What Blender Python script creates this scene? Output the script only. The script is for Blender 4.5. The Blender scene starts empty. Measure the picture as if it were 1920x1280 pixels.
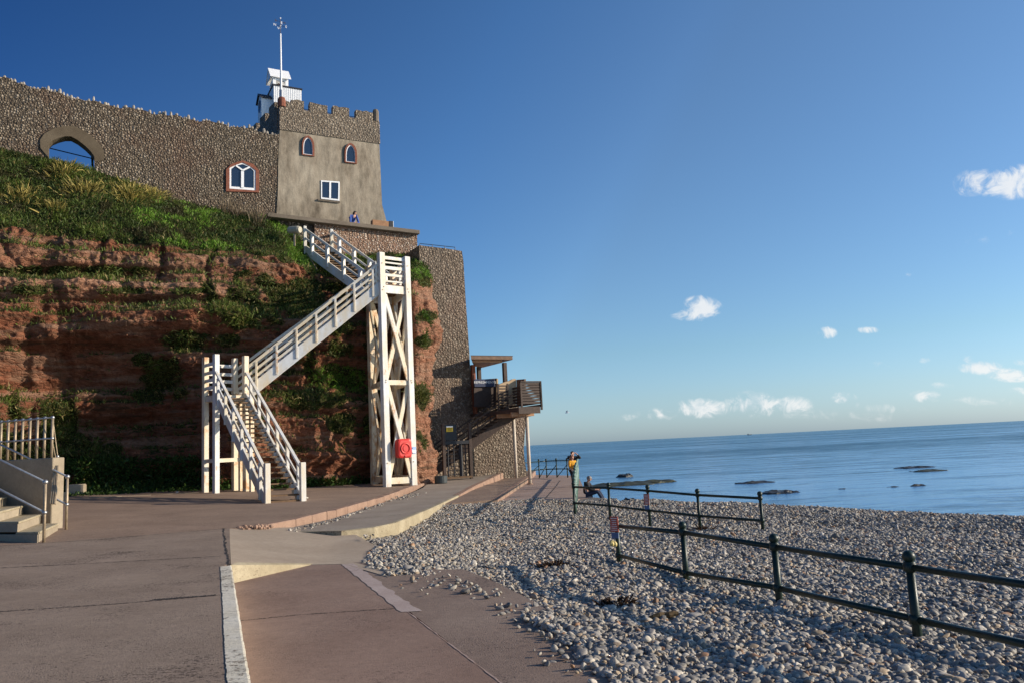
SUN_E = 4.8; SKY_S = .08; SKY_ALT = 0; SKY_AIR = 1.0; SKY_DUST = .6; SKY_OZ = 2.0; CLB = 9.6; EXPO = .32
SKY_TINT = (1, 1, 1); SKY_SAT = 1.0; SKY_HUE = .5
import bpy, bmesh, math, random
import numpy as np
from mathutils import Vector, Matrix, Euler
random.seed(7); rng = np.random.default_rng(7)
R = math.radians
C = bpy.context.scene.collection
SC = bpy.context.scene

# ------------------------------------------------------------------ camera
EYE = Vector((0, 0, 1.6)); FPX = 1470.0; PITCH = math.atan(195.5/1470); ROLL = R(2.87)
FWD = Vector((0, math.cos(PITCH), math.sin(PITCH)))
U0 = Vector((0, -math.sin(PITCH), math.cos(PITCH))); R0 = Vector((1, 0, 0))
RT = R0*math.cos(ROLL) - U0*math.sin(ROLL)
UP = R0*math.sin(ROLL) + U0*math.cos(ROLL)
cd = bpy.data.cameras.new('camera'); cam = bpy.data.objects.new('camera', cd); C.objects.link(cam)
cd.sensor_width = 36; cd.lens = 36*FPX/1920; cd.clip_end = 100000; cd.clip_start = .05
M = Matrix((RT, UP, -FWD)).transposed().to_4x4(); M.translation = EYE
cam.matrix_world = M; SC.camera = cam

def ray(x, y):
    d = FWD + RT*((x-960)/FPX) + UP*((640-y)/FPX)
    return d / d.y
def P(x, y, d): return EYE + ray(x, y)*d            # the point seen at (x, y), d metres ahead
def onplane(x, y, p, n):
    r = ray(x, y); t = (p-EYE).dot(n)/r.dot(n); return EYE + r*t
def G(x, y, pl):                                     # ground plane z = a + b x + c y
    a, b, c = pl; r = ray(x, y)
    t = (a-EYE.z)/(r.z - b*r.x - c*r.y); return EYE + r*t
def proj(p):                                         # numpy (n,3) -> px
    q = np.asarray(p, float) - np.array(EYE)
    w = q@np.array(FWD); return 960+FPX*(q@np.array(RT))/w, 640-FPX*(q@np.array(UP))/w
def pz(pl, x, y): return pl[0]+pl[1]*x+pl[2]*y
def V(*a): return Vector(a)
Z = Vector((0, 0, 1))

# ------------------------------------------------------------------ numpy noise
def _h(i, j, k, s):
    n = (i*374761393 + j*668265263 + k*2147483647 + s*974711) & 0xffffffff
    n = ((n ^ (n >> 13))*1274126177) & 0xffffffff
    n = ((n ^ (n >> 16))*2246822519) & 0xffffffff
    return ((n ^ (n >> 15)) & 0xffff)/65535.0
def vnoise(p, s=0):
    p = np.asarray(p, float); i = np.floor(p).astype(np.int64); f = p-i; f = f*f*(3-2*f); o = 0
    for a in (0, 1):
        for b in (0, 1):
            for c in (0, 1):
                w = (f[:, 0] if a else 1-f[:, 0])*(f[:, 1] if b else 1-f[:, 1])*(f[:, 2] if c else 1-f[:, 2])
                o = o + w*_h(i[:, 0]+a, i[:, 1]+b, i[:, 2]+c, s)
    return o
def fbm(p, oct=4, s=0):
    o = 0; a = .5; p = np.asarray(p, float)
    for k in range(oct): o = o+a*(vnoise(p, s+k)-.5); p = p*2.03+11.7; a *= .5
    return o

# ------------------------------------------------------------------ materials
class NT:
    def __init__(s, name, world=None):
        s.m = world or bpy.data.materials.new(name); s.m.use_nodes = True; s.t = s.m.node_tree; s.t.nodes.clear()
        s.x = 0
    def n(s, typ, ins=None, **kw):
        nd = s.t.nodes.new(typ)
        for k, v in kw.items(): setattr(nd, k, v)
        for k, v in (ins or {}).items():
            sk = nd.inputs[k]
            if isinstance(v, bpy.types.NodeSocket): s.t.links.new(v, sk)
            else:
                if isinstance(v, (tuple, list)) and sk.type == 'RGBA' and len(v) == 3: v = (*v, 1)
                sk.default_value = v
        return nd
    def pos(s, scale=None):
        o = s.n('ShaderNodeNewGeometry').outputs['Position']
        if scale is None: return o
        return s.n('ShaderNodeVectorMath', {0: o, 1: scale}, operation='MULTIPLY').outputs[0]
    def noise(s, scale, detail=5, rough=.6, vec=None, dist=0):
        return s.n('ShaderNodeTexNoise', {'Vector': vec or s.pos(), 'Scale': scale, 'Detail': detail, 'Roughness': rough, 'Distortion': dist}).outputs['Fac']
    def vor(s, scale, vec=None, feature='F1', rand=1):
        return s.n('ShaderNodeTexVoronoi', {'Vector': vec or s.pos(), 'Scale': scale, 'Randomness': rand}, feature=feature)
    def ramp(s, fac, stops, interp='LINEAR'):
        nd = s.n('ShaderNodeValToRGB', {'Fac': fac}); cr = nd.color_ramp; cr.interpolation = interp
        while len(cr.elements) < len(stops): cr.elements.new(.5)
        for e, (p, c) in zip(cr.elements, stops):
            e.position = p
            if isinstance(c, (int, float)): c = (c, c, c)
            e.color = (*c, 1)
        return nd.outputs['Color']
    def mix(s, f, a, b, mode='MIX'):
        nd = s.n('ShaderNodeMix', data_type='RGBA', blend_type=mode)
        for i, v in ((0, f), (6, a), (7, b)):
            sk = nd.inputs[i]
            if isinstance(v, bpy.types.NodeSocket): s.t.links.new(v, sk)
            else: sk.default_value = (*v, 1) if isinstance(v, (tuple, list)) and len(v) == 3 else v
        return nd.outputs[2]
    def math(s, op, a, b=0.0, c=None, clamp=False):
        d = {0: a, 1: b}
        if c is not None: d[2] = c
        return s.n('ShaderNodeMath', d, operation=op, use_clamp=clamp).outputs[0]
    def bump(s, h, strength=.5, dist=.02, nrm=None):
        d = {'Height': h, 'Strength': strength, 'Distance': dist}
        if nrm: d['Normal'] = nrm
        return s.n('ShaderNodeBump', d).outputs['Normal']
    def out(s, col, rough=.85, nrm=None, metal=0, spec=.3, **extra):
        d = {'Base Color': col, 'Roughness': rough, 'Metallic': metal, 'Specular IOR Level': spec}
        if nrm: d['Normal'] = nrm
        d.update(extra)
        b = s.n('ShaderNodeBsdfPrincipled', d)
        o = s.n('ShaderNodeOutputMaterial', {'Surface': b.outputs[0]})
        return s.m

def plain(name, col, rough=.6, metal=0, var=.25, scale=6, bump=.15, spec=.4):
    t = NT(name); f = t.noise(scale, 6, .65)
    c = t.ramp(f, [(.25, tuple(x*(1-var) for x in col)), (.75, tuple(min(1, x*(1+var)) for x in col))])
    return t.out(c, rough, t.bump(t.noise(scale*5), bump, .01), metal, spec)

def white_paint(name, stain):
    t = NT(name)
    v = t.pos((1, 1, .35)); f = t.noise(1.6, 6, .7, v)
    base = t.ramp(t.noise(5, 5, .6), [(.3, (.58, .585, .58)), (.7, (.70, .71, .715))])
    c1 = t.mix(t.ramp(f, [(.5-stain*.35, 0), (.72-stain*.3, 1)]), base, (.66, .56, .40))
    g = t.noise(2.3, 7, .75, t.pos((1, 1, .5)))
    c2 = t.mix(t.ramp(g, [(.67-stain*.19, 0), (.75-stain*.16, .9)]), c1, (.46, .22, .08))
    h = t.noise(14, 4, .7)
    c3 = t.mix(t.ramp(h, [(.66, 0), (.72, .7)]), c2, (.40, .33, .25))
    return t.out(c3, .5, t.bump(t.noise(25), .25, .01), 0, .3)

def flint(name, scale, pal, mortar, gap=.10, disp=.06, stain=(.16, .07, .04)):
    t = NT(name)
    d = t.n('ShaderNodeVectorMath', {0: t.pos(), 1: t.n('ShaderNodeVectorMath', {0: t.n('ShaderNodeTexNoise', {'Vector': t.pos(), 'Scale': scale*.8}).outputs['Color'], 1: (.5/scale,)*3}, operation='MULTIPLY').outputs[0]}, operation='ADD').outputs[0]
    vo = t.vor(scale, d); e = t.vor(scale, d, 'DISTANCE_TO_EDGE').outputs['Distance']
    sep = t.n('ShaderNodeSeparateColor', {'Color': vo.outputs['Color']})
    st = t.ramp(sep.outputs[0], [(i/max(1, len(pal)-1), c) for i, c in enumerate(pal)])
    st = t.mix(.35, st, t.ramp(t.noise(scale*5, 3), [(.3, .3), (.7, 1.0)]), 'MULTIPLY')
    mk = t.ramp(e, [(gap*.5, 0), (gap*1.6, 1)])
    c = t.mix(mk, mortar, st)
    big = t.noise(.35, 4, .6)
    c = t.mix(t.ramp(big, [(.48, 0), (.66, .55)]), c, stain)
    big2 = t.noise(.9, 5, .7, t.pos((1, 1, .6)))
    c = t.mix(t.ramp(big2, [(.5, 0), (.75, .45)]), c, (.07, .06, .045))
    hgt = t.math('SUBTRACT', 1, t.math('MULTIPLY', vo.outputs['Distance'], 1.3))
    hgt = t.math('MULTIPLY', hgt, t.n('ShaderNodeSeparateColor', {'Color': mk}).outputs[0])
    hgt = t.math('ADD', hgt, t.math('MULTIPLY', sep.outputs[1], .5))
    return t.out(c, .7, t.bump(hgt, 1, disp), 0, .35)

def concrete(name, a, b, speck=None, speck_amt=.62, scale=1.0, bump=.4, sscale=28, grain=0):
    t = NT(name)
    f = t.noise(.7*scale, 7, .65); g = t.noise(9*scale, 6, .7); h = t.noise(60, 3, .7)
    c = t.ramp(f, [(.3, a), (.7, b)])
    c = t.mix(.4, c, t.ramp(g, [(.25, .55), (.75, 1.25)]), 'MULTIPLY')
    c = t.mix(.3, c, t.ramp(h, [(.3, .5), (.7, 1.3)]), 'MULTIPLY')
    if speck:
        s1 = t.noise(sscale, 5, .75); s2 = t.noise(.55, 5, .65)
        k = t.math('ADD', s1, t.math('MULTIPLY', t.math('SUBTRACT', s2, .5), .75))
        c = t.mix(t.ramp(k, [(speck_amt, 0), (speck_amt+.06, .85)]), c, speck)
    if grain:
        vg = t.vor(grain); pm = t.noise(.8, 5, .7); pm = t.math('ADD', pm, t.math('MULTIPLY', t.math('SUBTRACT', t.noise(6, 4, .7), .5), .5))
        gm = t.math('MULTIPLY', t.ramp(vg.outputs['Distance'], [(.18, 1), (.36, 0)]), t.ramp(pm, [(.42, .12), (.60, .9)]))
        gs = t.n('ShaderNodeSeparateColor', {'Color': vg.outputs['Color']}).outputs[0]
        c = t.mix(gm, c, t.ramp(gs, [(.0, (.035, .025, .02)), (.6, (.10, .07, .055)), (.8, (.2, .15, .12)), (1, (.5, .42, .34))]))
        h = t.math('ADD', h, t.math('MULTIPLY', gm, .8))
    n1 = t.math('ADD', t.math('MULTIPLY', g, .6), t.math('MULTIPLY', h, .5))
    return t.out(c, .85, t.bump(n1, bump, .012), 0, .3)

W1 = white_paint('white_paint_clean', .22); W2 = white_paint('white_paint_stained', .60); W3 = white_paint('white_paint_rusty', .95)
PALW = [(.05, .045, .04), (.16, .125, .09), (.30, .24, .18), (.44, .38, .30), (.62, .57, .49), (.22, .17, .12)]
PALF = [(.085, .062, .040), (.16, .12, .08), (.23, .18, .125), (.29, .23, .165), (.37, .305, .23), (.19, .14, .09), (.13, .095, .062)]
FLW = flint('flint_wall_stone', 8.3, PALF, (.050, .035, .022), .10, .09, (.12, .06, .035))
FLT = flint('flint_parapet_stone', 7.6, [(.16, .12, .08), (.26, .20, .145), (.36, .30, .225), (.22, .165, .115)], (.10, .074, .05), .08, .06, (.14, .11, .08))
FLR = flint('flint_retaining_stone', 7.5, [(.26, .17, .11), (.44, .34, .26), (.62, .54, .46), (.30, .20, .14), (.36, .24, .17)], (.22, .12, .075), .12, .09, (.26, .14, .09))
FLB = flint('flint_buttress_stone', 7.0, [(.12, .085, .058), (.18, .13, .088), (.24, .175, .125), (.31, .25, .185), (.15, .105, .07)], (.085, .058, .038), .08, .06, (.2, .13, .09))
BRICK = plain('red_brick', (.20, .068, .040), .85, 0, .4, 9, .4)
PLASTER = None
def _plaster():
    t = NT('weathered_plaster')
    a = t.noise(.55, 7, .7, t.pos((1, 1, .45))); b = t.noise(2.4, 7, .7, t.pos((1, 1, .35))); c0 = t.noise(18, 4)
    c = t.ramp(a, [(.32, (.13, .10, .07)), (.47, (.28, .232, .172)), (.70, (.40, .345, .265))])
    c = t.mix(.75, c, t.ramp(b, [(.28, .35), (.6, 1.1)]), 'MULTIPLY')
    c = t.mix(.35, c, t.ramp(c0, [(.3, .6), (.7, 1.2)]), 'MULTIPLY')
    return t.out(c, .9, t.bump(b, .5, .05, t.bump(c0, .35, .02)), 0, .2)
PLASTER = _plaster()
STONE = concrete('coping_stone', (.12, .095, .07), (.21, .17, .13), None)
ARCHST = concrete('arch_render', (.085, .062, .038), (.145, .112, .074), (.08, .07, .05), .66)
CONC = concrete('step_concrete', (.27, .215, .15), (.40, .335, .245), (.09, .07, .05), .70)
CREAM = concrete('cream_concrete', (.30, .245, .155), (.45, .385, .265), (.13, .09, .05), .60, 1.6)
WKERB = concrete('white_painted_kerb', (.66, .59, .45), (.82, .76, .63), (.16, .12, .085), .565, 2.0, .6, 15)
TERR = concrete('terrace_paving', (.22, .15, .108), (.305, .213, .155), (.11, .07, .05), .66, 1, .4, 28, 26)
PAVA = concrete('pavement_concrete', (.235, .172, .127), (.325, .245, .185), (.05, .032, .026), .60, 1, .7, 24, 42)
PAVB = concrete('lower_pavement_concrete', (.25, .16, .118), (.335, .226, .17), (.11, .065, .05), .63, 1, .45, 28, 55)
PAVC = concrete('slipway_concrete', (.23, .16, .122), (.31, .228, .175), (.06, .04, .036), .60, 1, .7, 28, 42)
RAMPM = concrete('ramp_concrete', (.36, .28, .205), (.45, .36, .27), None)
FSLAB = concrete('ledge_concrete', (.27, .215, .165), (.36, .30, .24), (.14, .10, .08), .70)
PROMM = concrete('promenade_concrete', (.30, .205, .16), (.42, .31, .25), (.15, .10, .08), .68)
REDK = concrete('red_kerb_stone', (.25, .155, .11), (.36, .235, .17), (.15, .085, .065), .66, 2.2, .8)
DKJ = plain('joint_filler', (.035, .028, .026), .9, 0, .4, 20)
PATCH = concrete('cement_patch', (.42, .32, .28), (.52, .42, .37), (.2, .14, .12), .62, 3)
GREEN = plain('dark_green_paint', (.010, .026, .019), .42, 0, .35, 12, .2, .4)
GALV = plain('galvanised_steel', (.42, .41, .40), .38, .85, .25, 9, .1)
GALVR = plain('weathered_steel', (.36, .28, .19), .55, .5, .35, 9, .2)
DWOOD = plain('dark_timber', (.060, .038, .028), .7, 0, .4, 7, .4)
MWOOD = plain('brown_timber', (.155, .088, .052), .7, 0, .35, 5, .4)
TREAD = plain('stair_tread_timber', (.13, .075, .038), .75, 0, .4, 6, .4)
SOFF = plain('soffit_timber', (.36, .19, .10), .7, 0, .3, 5, .3)
BEIGE = plain('beige_render', (.46, .33, .20), .85, 0, .15, 4, .25)
NAVY = plain('navy_paint', (.015, .025, .07), .5, 0, .2, 6)
BLUEP = plain('blue_plastic', (.08, .14, .28), .5, 0, .15, 6)
LBLUE = plain('pale_blue_plastic', (.28, .44, .72), .5, 0, .15, 6)
REDP = plain('red_plastic', (.60, .035, .028), .38, 0, .12, 3, .05)
REDN = plain('red_notice', (.45, .085, .055), .5, 0, .2, 8)
YELL = plain('yellow_notice', (.62, .42, .02), .5, 0, .12, 8)
WHT = plain('white_plastic', (.78, .78, .78), .45, 0, .06, 8)
BLACK = plain('black_metal', (.018, .018, .022), .5, 0, .3, 8)
LIGHTJ = plain('pale_joint', (.42, .30, .25), .9, 0, .3, 20)
COLM = concrete('painted_column', (.52, .42, .33), (.66, .58, .48), (.3, .16, .09), .68, 2)
ROCKD = plain('wet_rock', (.035, .032, .026), .45, 0, .5, 4, .9, .5)
WEEDR = plain('weedy_rock', (.045, .046, .02), .6, 0, .6, 3, .9, .4)
SKIN = plain('skin', (.55, .30, .21), .55, 0, .08, 20, .05)
HAIRD = plain('dark_hair', (.022, .016, .013), .5, 0, .3, 60)
HAIRG = plain('grey_hair', (.22, .20, .19), .5, 0, .3, 60)
HAIRO = plain('ginger_hair', (.28, .09, .035), .5, 0, .3, 60)
CBLACK = plain('black_cloth', (.014, .014, .017), .8, 0, .3, 20, .3)
CNAVY = plain('denim_cloth', (.025, .035, .065), .85, 0, .3, 20, .3)
CYEL = plain('mustard_cloth', (.72, .33, .015), .75, 0, .15, 14, .3)
CBLUE = plain('blue_checked_cloth', (.05, .10, .34), .8, 0, .9, 30, .3)
CGREY = plain('grey_cloth', (.11, .105, .095), .85, 0, .3, 20, .3)
BROWNL = plain('driftwood', (.12, .075, .03), .8, 0, .5, 10, .6)
DRYST = plain('dry_stalks', (.30, .22, .14), .9, 0, .4, 5)
SHUTTER = plain('cream_lamp_case', (.42, .38, .28), .6, 0, .2, 6)
def _glass():
    t = NT('window_glass'); return t.out((.012, .022, .045), .06, t.bump(t.noise(1.5, 2), .1, .05), 0, .9)
GLASS = _glass()

# ------------------------------------------------------------------ building helpers
WM = {}
def setp(o, label=None, cat=None, group=None, kind=None):
    if label: o['label'] = label
    if cat: o['category'] = cat
    if group: o['group'] = group
    if kind: o['kind'] = kind
    return o
def thing(name, loc, label, cat, group=None):
    o = bpy.data.objects.new(name, None); C.objects.link(o); o.location = loc; o.empty_display_size = .2
    WM[o] = Matrix.Translation(Vector(loc)); return setp(o, label, cat, group)
class MB:
    def __init__(s): s.v = []; s.f = []
    def add(s, vs, fs):
        n = len(s.v); s.v += [Vector(x) for x in vs]; s.f += [tuple(i+n for i in f) for f in fs]; return s
    def hexa(s, b, t):                     # four bottom, four top points, counter-clockwise from above
        return s.add(list(b)+list(t), [(3, 2, 1, 0), (4, 5, 6, 7), (0, 1, 5, 4), (1, 2, 6, 5), (2, 3, 7, 6), (3, 0, 4, 7)])
    def bar(s, p0, p1, w, h, side=None):   # w along side, h along third axis
        p0 = Vector(p0); p1 = Vector(p1); d = (p1-p0).normalized()
        if side is None:
            side = d.cross(Z)
            if side.length < 1e-4: side = Vector((1, 0, 0))
        side = Vector(side); side = (side - d*side.dot(d)).normalized(); t = side.cross(d)
        a = side*w/2; b = t*h/2
        q = [-a-b, a-b, a+b, -a+b]
        return s.add([p0+x for x in q]+[p1+x for x in q], [(3, 2, 1, 0), (4, 5, 6, 7), (0, 1, 5, 4), (1, 2, 6, 5), (2, 3, 7, 6), (3, 0, 4, 7)])
    def box(s, c, ax, ay, az):             # centre and three half axes
        c = Vector(c); ax = Vector(ax); ay = Vector(ay); az = Vector(az)
        q = [-ax-ay, ax-ay, ax+ay, -ax+ay]
        return s.hexa([c+x-az for x in q], [c+x+az for x in q])
    def tube(s, pts, r, n=8, r1=None, caps=True):
        pts = [Vector(p) for p in pts]; k = len(pts); rs = r if isinstance(r, (list, tuple)) else [r+(0 if r1 is None else (r1-r)*i/(k-1)) for i in range(k)]
        vs = []; 
        for i, p in enumerate(pts):
            d = (pts[min(i+1, k-1)]-pts[max(i-1, 0)]).normalized()
            a = d.cross(Z); a = Vector((1, 0, 0)) if a.length < 1e-3 else a.normalized(); b = a.cross(d)
            vs += [p+(a*math.cos(2*math.pi*j/n)+b*math.sin(2*math.pi*j/n))*rs[i] for j in range(n)]
        fs = [(i*n+j, i*n+(j+1) % n, (i+1)*n+(j+1) % n, (i+1)*n+j) for i in range(k-1) for j in range(n)]
        if caps: fs += [tuple(range(n))[::-1], tuple((k-1)*n+j for j in range(n))]
        return s.add(vs, fs)
    def ball(s, c, r, n=10, m=6, sq=(1, 1, 1)):
        c = Vector(c); vs = [c+V(0, 0, -r*sq[2])]
        for i in range(1, m):
            a = -math.pi/2+math.pi*i/m
            vs += [c+V(math.cos(a)*math.cos(2*math.pi*j/n)*r*sq[0], math.cos(a)*math.sin(2*math.pi*j/n)*r*sq[1], math.sin(a)*r*sq[2]) for j in range(n)]
        vs.append(c+V(0, 0, r*sq[2])); L = len(vs)-1
        fs = [(0, 1+(j+1) % n, 1+j) for j in range(n)]+[(1+i*n+j, 1+i*n+(j+1) % n, 1+(i+1)*n+(j+1) % n, 1+(i+1)*n+j) for i in range(m-2) for j in range(n)]
        fs += [(L, 1+(m-2)*n+j, 1+(m-2)*n+(j+1) % n) for j in range(n)]
        return s.add(vs, fs)
    def prism(s, poly, ext):               # polygon (list of points) extruded by a vector
        ext = Vector(ext); n = len(poly); poly = [Vector(p) for p in poly]
        return s.add(poly+[p+ext for p in poly], [tuple(range(n))[::-1], tuple(range(n, 2*n))]+[(i, (i+1) % n, n+(i+1) % n, n+i) for i in range(n)])
    def ring(s, outer, inner, ext):        # closed ring between two outlines with equal counts
        ext = Vector(ext); n = len(outer)
        vs = [Vector(p) for p in outer]+[Vector(p) for p in inner]; vs += [p+ext for p in vs]
        fs = []
        for i in range(n):
            j = (i+1) % n
            fs += [(i, j, n+j, n+i)[::-1], (2*n+i, 2*n+j, 3*n+j, 3*n+i), (i, j, 2*n+j, 2*n+i), (n+i, 3*n+i, 3*n+j, n+j)]
        return s.add(vs, fs)
    def build(s, name, mat, parent=None, smooth=False, label=None, cat=None, group=None, kind=None, bevel=0, fix=True):
        me = bpy.data.meshes.new(name)
        if parent is not None: inv = WM[parent].inverted(); vs = [inv@v for v in s.v]; loc = None
        else:
            lo = [min(v[i] for v in s.v) for i in range(3)]; hi = [max(v[i] for v in s.v) for i in range(3)]
            loc = V((lo[0]+hi[0])/2, (lo[1]+hi[1])/2, lo[2]); vs = [v-loc for v in s.v]
        me.from_pydata([tuple(v) for v in vs], [], s.f); me.update()
        if fix:
            bm = bmesh.new(); bm.from_mesh(me); bmesh.ops.recalc_face_normals(bm, faces=bm.faces)
            if bevel: bmesh.ops.bevel(bm, geom=[e for e in bm.edges if len(e.link_faces) == 2 and e.calc_face_angle(0) > .5], offset=bevel, segments=1, affect='EDGES', clamp_overlap=True)
            bm.to_mesh(me); bm.free()
        if smooth:
            for p in me.polygons: p.use_smooth = True
        me.materials.append(mat)
        o = bpy.data.objects.new(name, me); C.objects.link(o)
        if parent is not None: o.parent = parent; WM[o] = WM[parent]
        else: o.location = loc; WM[o] = Matrix.Translation(loc)
        return setp(o, label, cat, group, kind)
def kids(o): return [c for c in bpy.data.objects if c.parent == o]
def copy_tree(o, loc, label, group=None):
    def rec(a, parent):
        c = a.copy(); C.objects.link(c)
        if parent: c.parent = parent
        for k in kids_of.get(a.name, []): rec(k, c)
        return c
    kids_of = {}
    for x in bpy.data.objects:
        if x.parent: kids_of.setdefault(x.parent.name, []).append(x)
    r = rec(o, None); r.location = loc; r['label'] = label; WM[r] = Matrix.Translation(Vector(loc))
    if group: r['group'] = group
    return r
def npmesh(name, co, faces, mat, smooth=True, parent=None, cols=None):
    me = bpy.data.meshes.new(name); nf, k = faces.shape
    me.vertices.add(len(co)); me.vertices.foreach_set('co', np.asarray(co, np.float32).ravel())
    me.loops.add(nf*k); me.loops.foreach_set('vertex_index', faces.astype(np.int32).ravel())
    me.polygons.add(nf); me.polygons.foreach_set('loop_start', np.arange(0, nf*k, k, dtype=np.int32))
    me.update(calc_edges=True); me.validate()
    if smooth: me.polygons.foreach_set('use_smooth', np.ones(nf, bool))
    if cols is not None:
        a = me.color_attributes.new('tint', 'FLOAT_COLOR', 'POINT'); a.data.foreach_set('color', np.asarray(cols, np.float32).ravel())
    me.materials.append(mat)
    o = bpy.data.objects.new(name, me); C.objects.link(o); WM[o] = Matrix()
    if parent: o.parent = parent
    return o
def gridfaces(nr, nc):
    i = np.arange(nr-1)[:, None]*nc+np.arange(nc-1)[None, :]; i = i.ravel()
    return np.stack([i, i+1, i+nc+1, i+nc], 1)
def text(name, s, size, origin, ex, ez, mat, parent=None, depth=.004):
    cu = bpy.data.curves.new(name, 'FONT'); cu.body = s; cu.size = size; cu.align_x = 'CENTER'; cu.align_y = 'CENTER'; cu.extrude = depth; cu.resolution_u = 2
    ob = bpy.data.objects.new(name, cu); C.objects.link(ob); bpy.context.view_layer.update()
    me = bpy.data.meshes.new_from_object(ob.evaluated_get(bpy.context.evaluated_depsgraph_get()))
    C.objects.unlink(ob); bpy.data.objects.remove(ob)
    ex = Vector(ex).normalized(); ez = Vector(ez).normalized(); n = ex.cross(ez)
    m = Matrix((ex, ez, n)).transposed().to_4x4(); m.translation = Vector(origin)
    if parent: m = WM[parent].inverted()@m
    me.transform(m); me.materials.clear(); me.materials.append(mat); me.name = name
    o = bpy.data.objects.new(name, me); C.objects.link(o)
    if parent: o.parent = parent; WM[o] = WM[parent]
    return o
# ------------------------------------------------------------------ ground
TP = (-.0344*8.9-.0098*28.5, -.0344, .0098)           # terrace plane
def ztr(x, y): return pz(TP, x, y)
def plane3(a, b, c):
    n = (b-a).cross(c-a); return (a.dot(n)/n.z, -n.x/n.z, -n.y/n.z)
AL0 = G(0, 1023, TP); AL1 = G(424, 990, TP); AL2 = G(440, 1280, (-.10, 0, 0))
AP = plane3(AL0, AL1, AL2)
ZB = -.41; BP = (ZB, 0, 0)
FP = (-.36-.0075*21, 0, .0075)                        # ledge floor, near part

def slab(name, pts, th, mat, **kw):
    m = MB(); n = len(pts); pts = [Vector(p) for p in pts]; lo = [V(p.x, p.y, min(q.z for q in pts)-th) for p in pts]
    m.add(pts+lo, [tuple(range(n)), tuple(range(n, 2*n))[::-1]]+[(i, n+i, n+(i+1) % n, (i+1) % n) for i in range(n)])
    return m.build(name, mat, kind='structure', **kw)

# kerb along the terrace edge, top outer line
KT = [(446, 989), (499, 983), (555, 972), (613, 958), (631, 955), (720, 930), (767, 913), (807, 902)]
KW = [G(x, y, TP) for x, y in KT]
kin = [p+V(-.30, -.05, 0) for p in KW]
A_left = [G(-700, 1085, TP), G(0, 1023, TP), AL1]
terr = A_left+[KW[0]+V(-.05, 0, 0)]+[p+V(-.28, 0, 0) for p in KW[1:]]+[V(-4.2, 41.5, ztr(-4.2, 41.5)), V(-10, 44, ztr(-10, 44)), V(-36, 44, ztr(-36, 44)), V(-40, 14, ztr(-40, 14))]
slab('terrace', terr, .8, TERR)
# red kerb stones with gaps, one object
m = MB()
def kerbrun(m, top, width, drop, chips=0):
    for i in range(len(top)-1):
        a, b = top[i], top[i+1]; L = (b-a).length; k = max(1, int(L/1.1)); d = (b-a).normalized(); s = V(-d.y, d.x, 0).normalized()
        for j in range(k):
            p = a+(b-a)*(j/k)+d*.012; q = a+(b-a)*((j+1)/k)-d*.012
            p = p+V(0, 0, random.uniform(-.015, .012)); q = q+V(0, 0, random.uniform(-.015, .012)); w = width+random.uniform(-.02, .02)
            m.hexa([p-Z*drop, q-Z*drop, q+s*w-Z*drop, p+s*w-Z*drop], [p+Z*.01, q+Z*.01, q+s*w+Z*.01, p+s*w+Z*.01])
kerbrun(m, KW[1:], .30, .45)
ko = m.build('terrace_kerb', REDK, kind='structure', bevel=.02)
m = MB()
for i in range(90):                                    # broken kerb end: rubble
    t = random.random(); p = KW[0].lerp(KW[1], t)+V(random.gauss(0, .1), random.gauss(0, .08), random.uniform(-.12, .02))
    m.ball(p, random.uniform(.03, .09), 6, 4, (1, random.uniform(.7, 1.2), random.uniform(.5, .9)))
m.build('rubble', REDK, kind='stuff')

# foreground slab
kout = [G(434, 1060, AP), G(447, 1140, AP), G(458, 1210, AP), G(470, 1280, AP)]
kdir = (kout[-1]-kout[0]); kend = kout[-1]+kdir*.75
kinn = [G(413, 1062, AP), G(418, 1140, AP), G(421, 1210, AP), G(426, 1280, AP)]
kiend = kinn[-1]+(kinn[-1]-kinn[0])*.75
d4 = V(0, 0, .004)
slab('pavement', [AL0, V(-30, 12, pz(AP, -30, 12)), V(-30, -3, pz(AP, -30, -3)), V(kiend.x, kiend.y, pz(AP, kiend.x, kiend.y))]+kinn[::-1]+[G(432, 1056, AP), AL1+V(.09, 0, 0), AL1], .7, PAVA)
kt = []
NK = 160
def lerpl(pts, t):
    t = t*(len(pts)-1); i = min(int(t), len(pts)-2); return pts[i].lerp(pts[i+1], t-i)
mo = MB(); ro = kout+[kend]; ri = kinn+[kiend]
vs = []; fs = []
for i in range(NK):
    t = i/(NK-1); a = lerpl(ri, t); b = lerpl(ro, t)
    a.z = pz(AP, a.x, a.y)+.006; b.z = pz(AP, b.x, b.y)+.004
    b = b+V(random.uniform(-.005, .004), 0, random.uniform(-.004, .003)); a = a+V(random.uniform(-.006, .006), 0, 0)
    c = V(b.x+.012, b.y, ZB-.05); e = V(a.x, a.y, ZB-.05); b2 = b+V(-.02, 0, .006)
    vs += [a, b2, b, c, e]
for i in range(NK-1):
    for j in range(5): fs.append((i*5+j, i*5+(j+1) % 5, (i+1)*5+(j+1) % 5, (i+1)*5+j))
mo.add(vs, fs); mo.build('white_kerb', WKERB, kind='structure')

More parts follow.
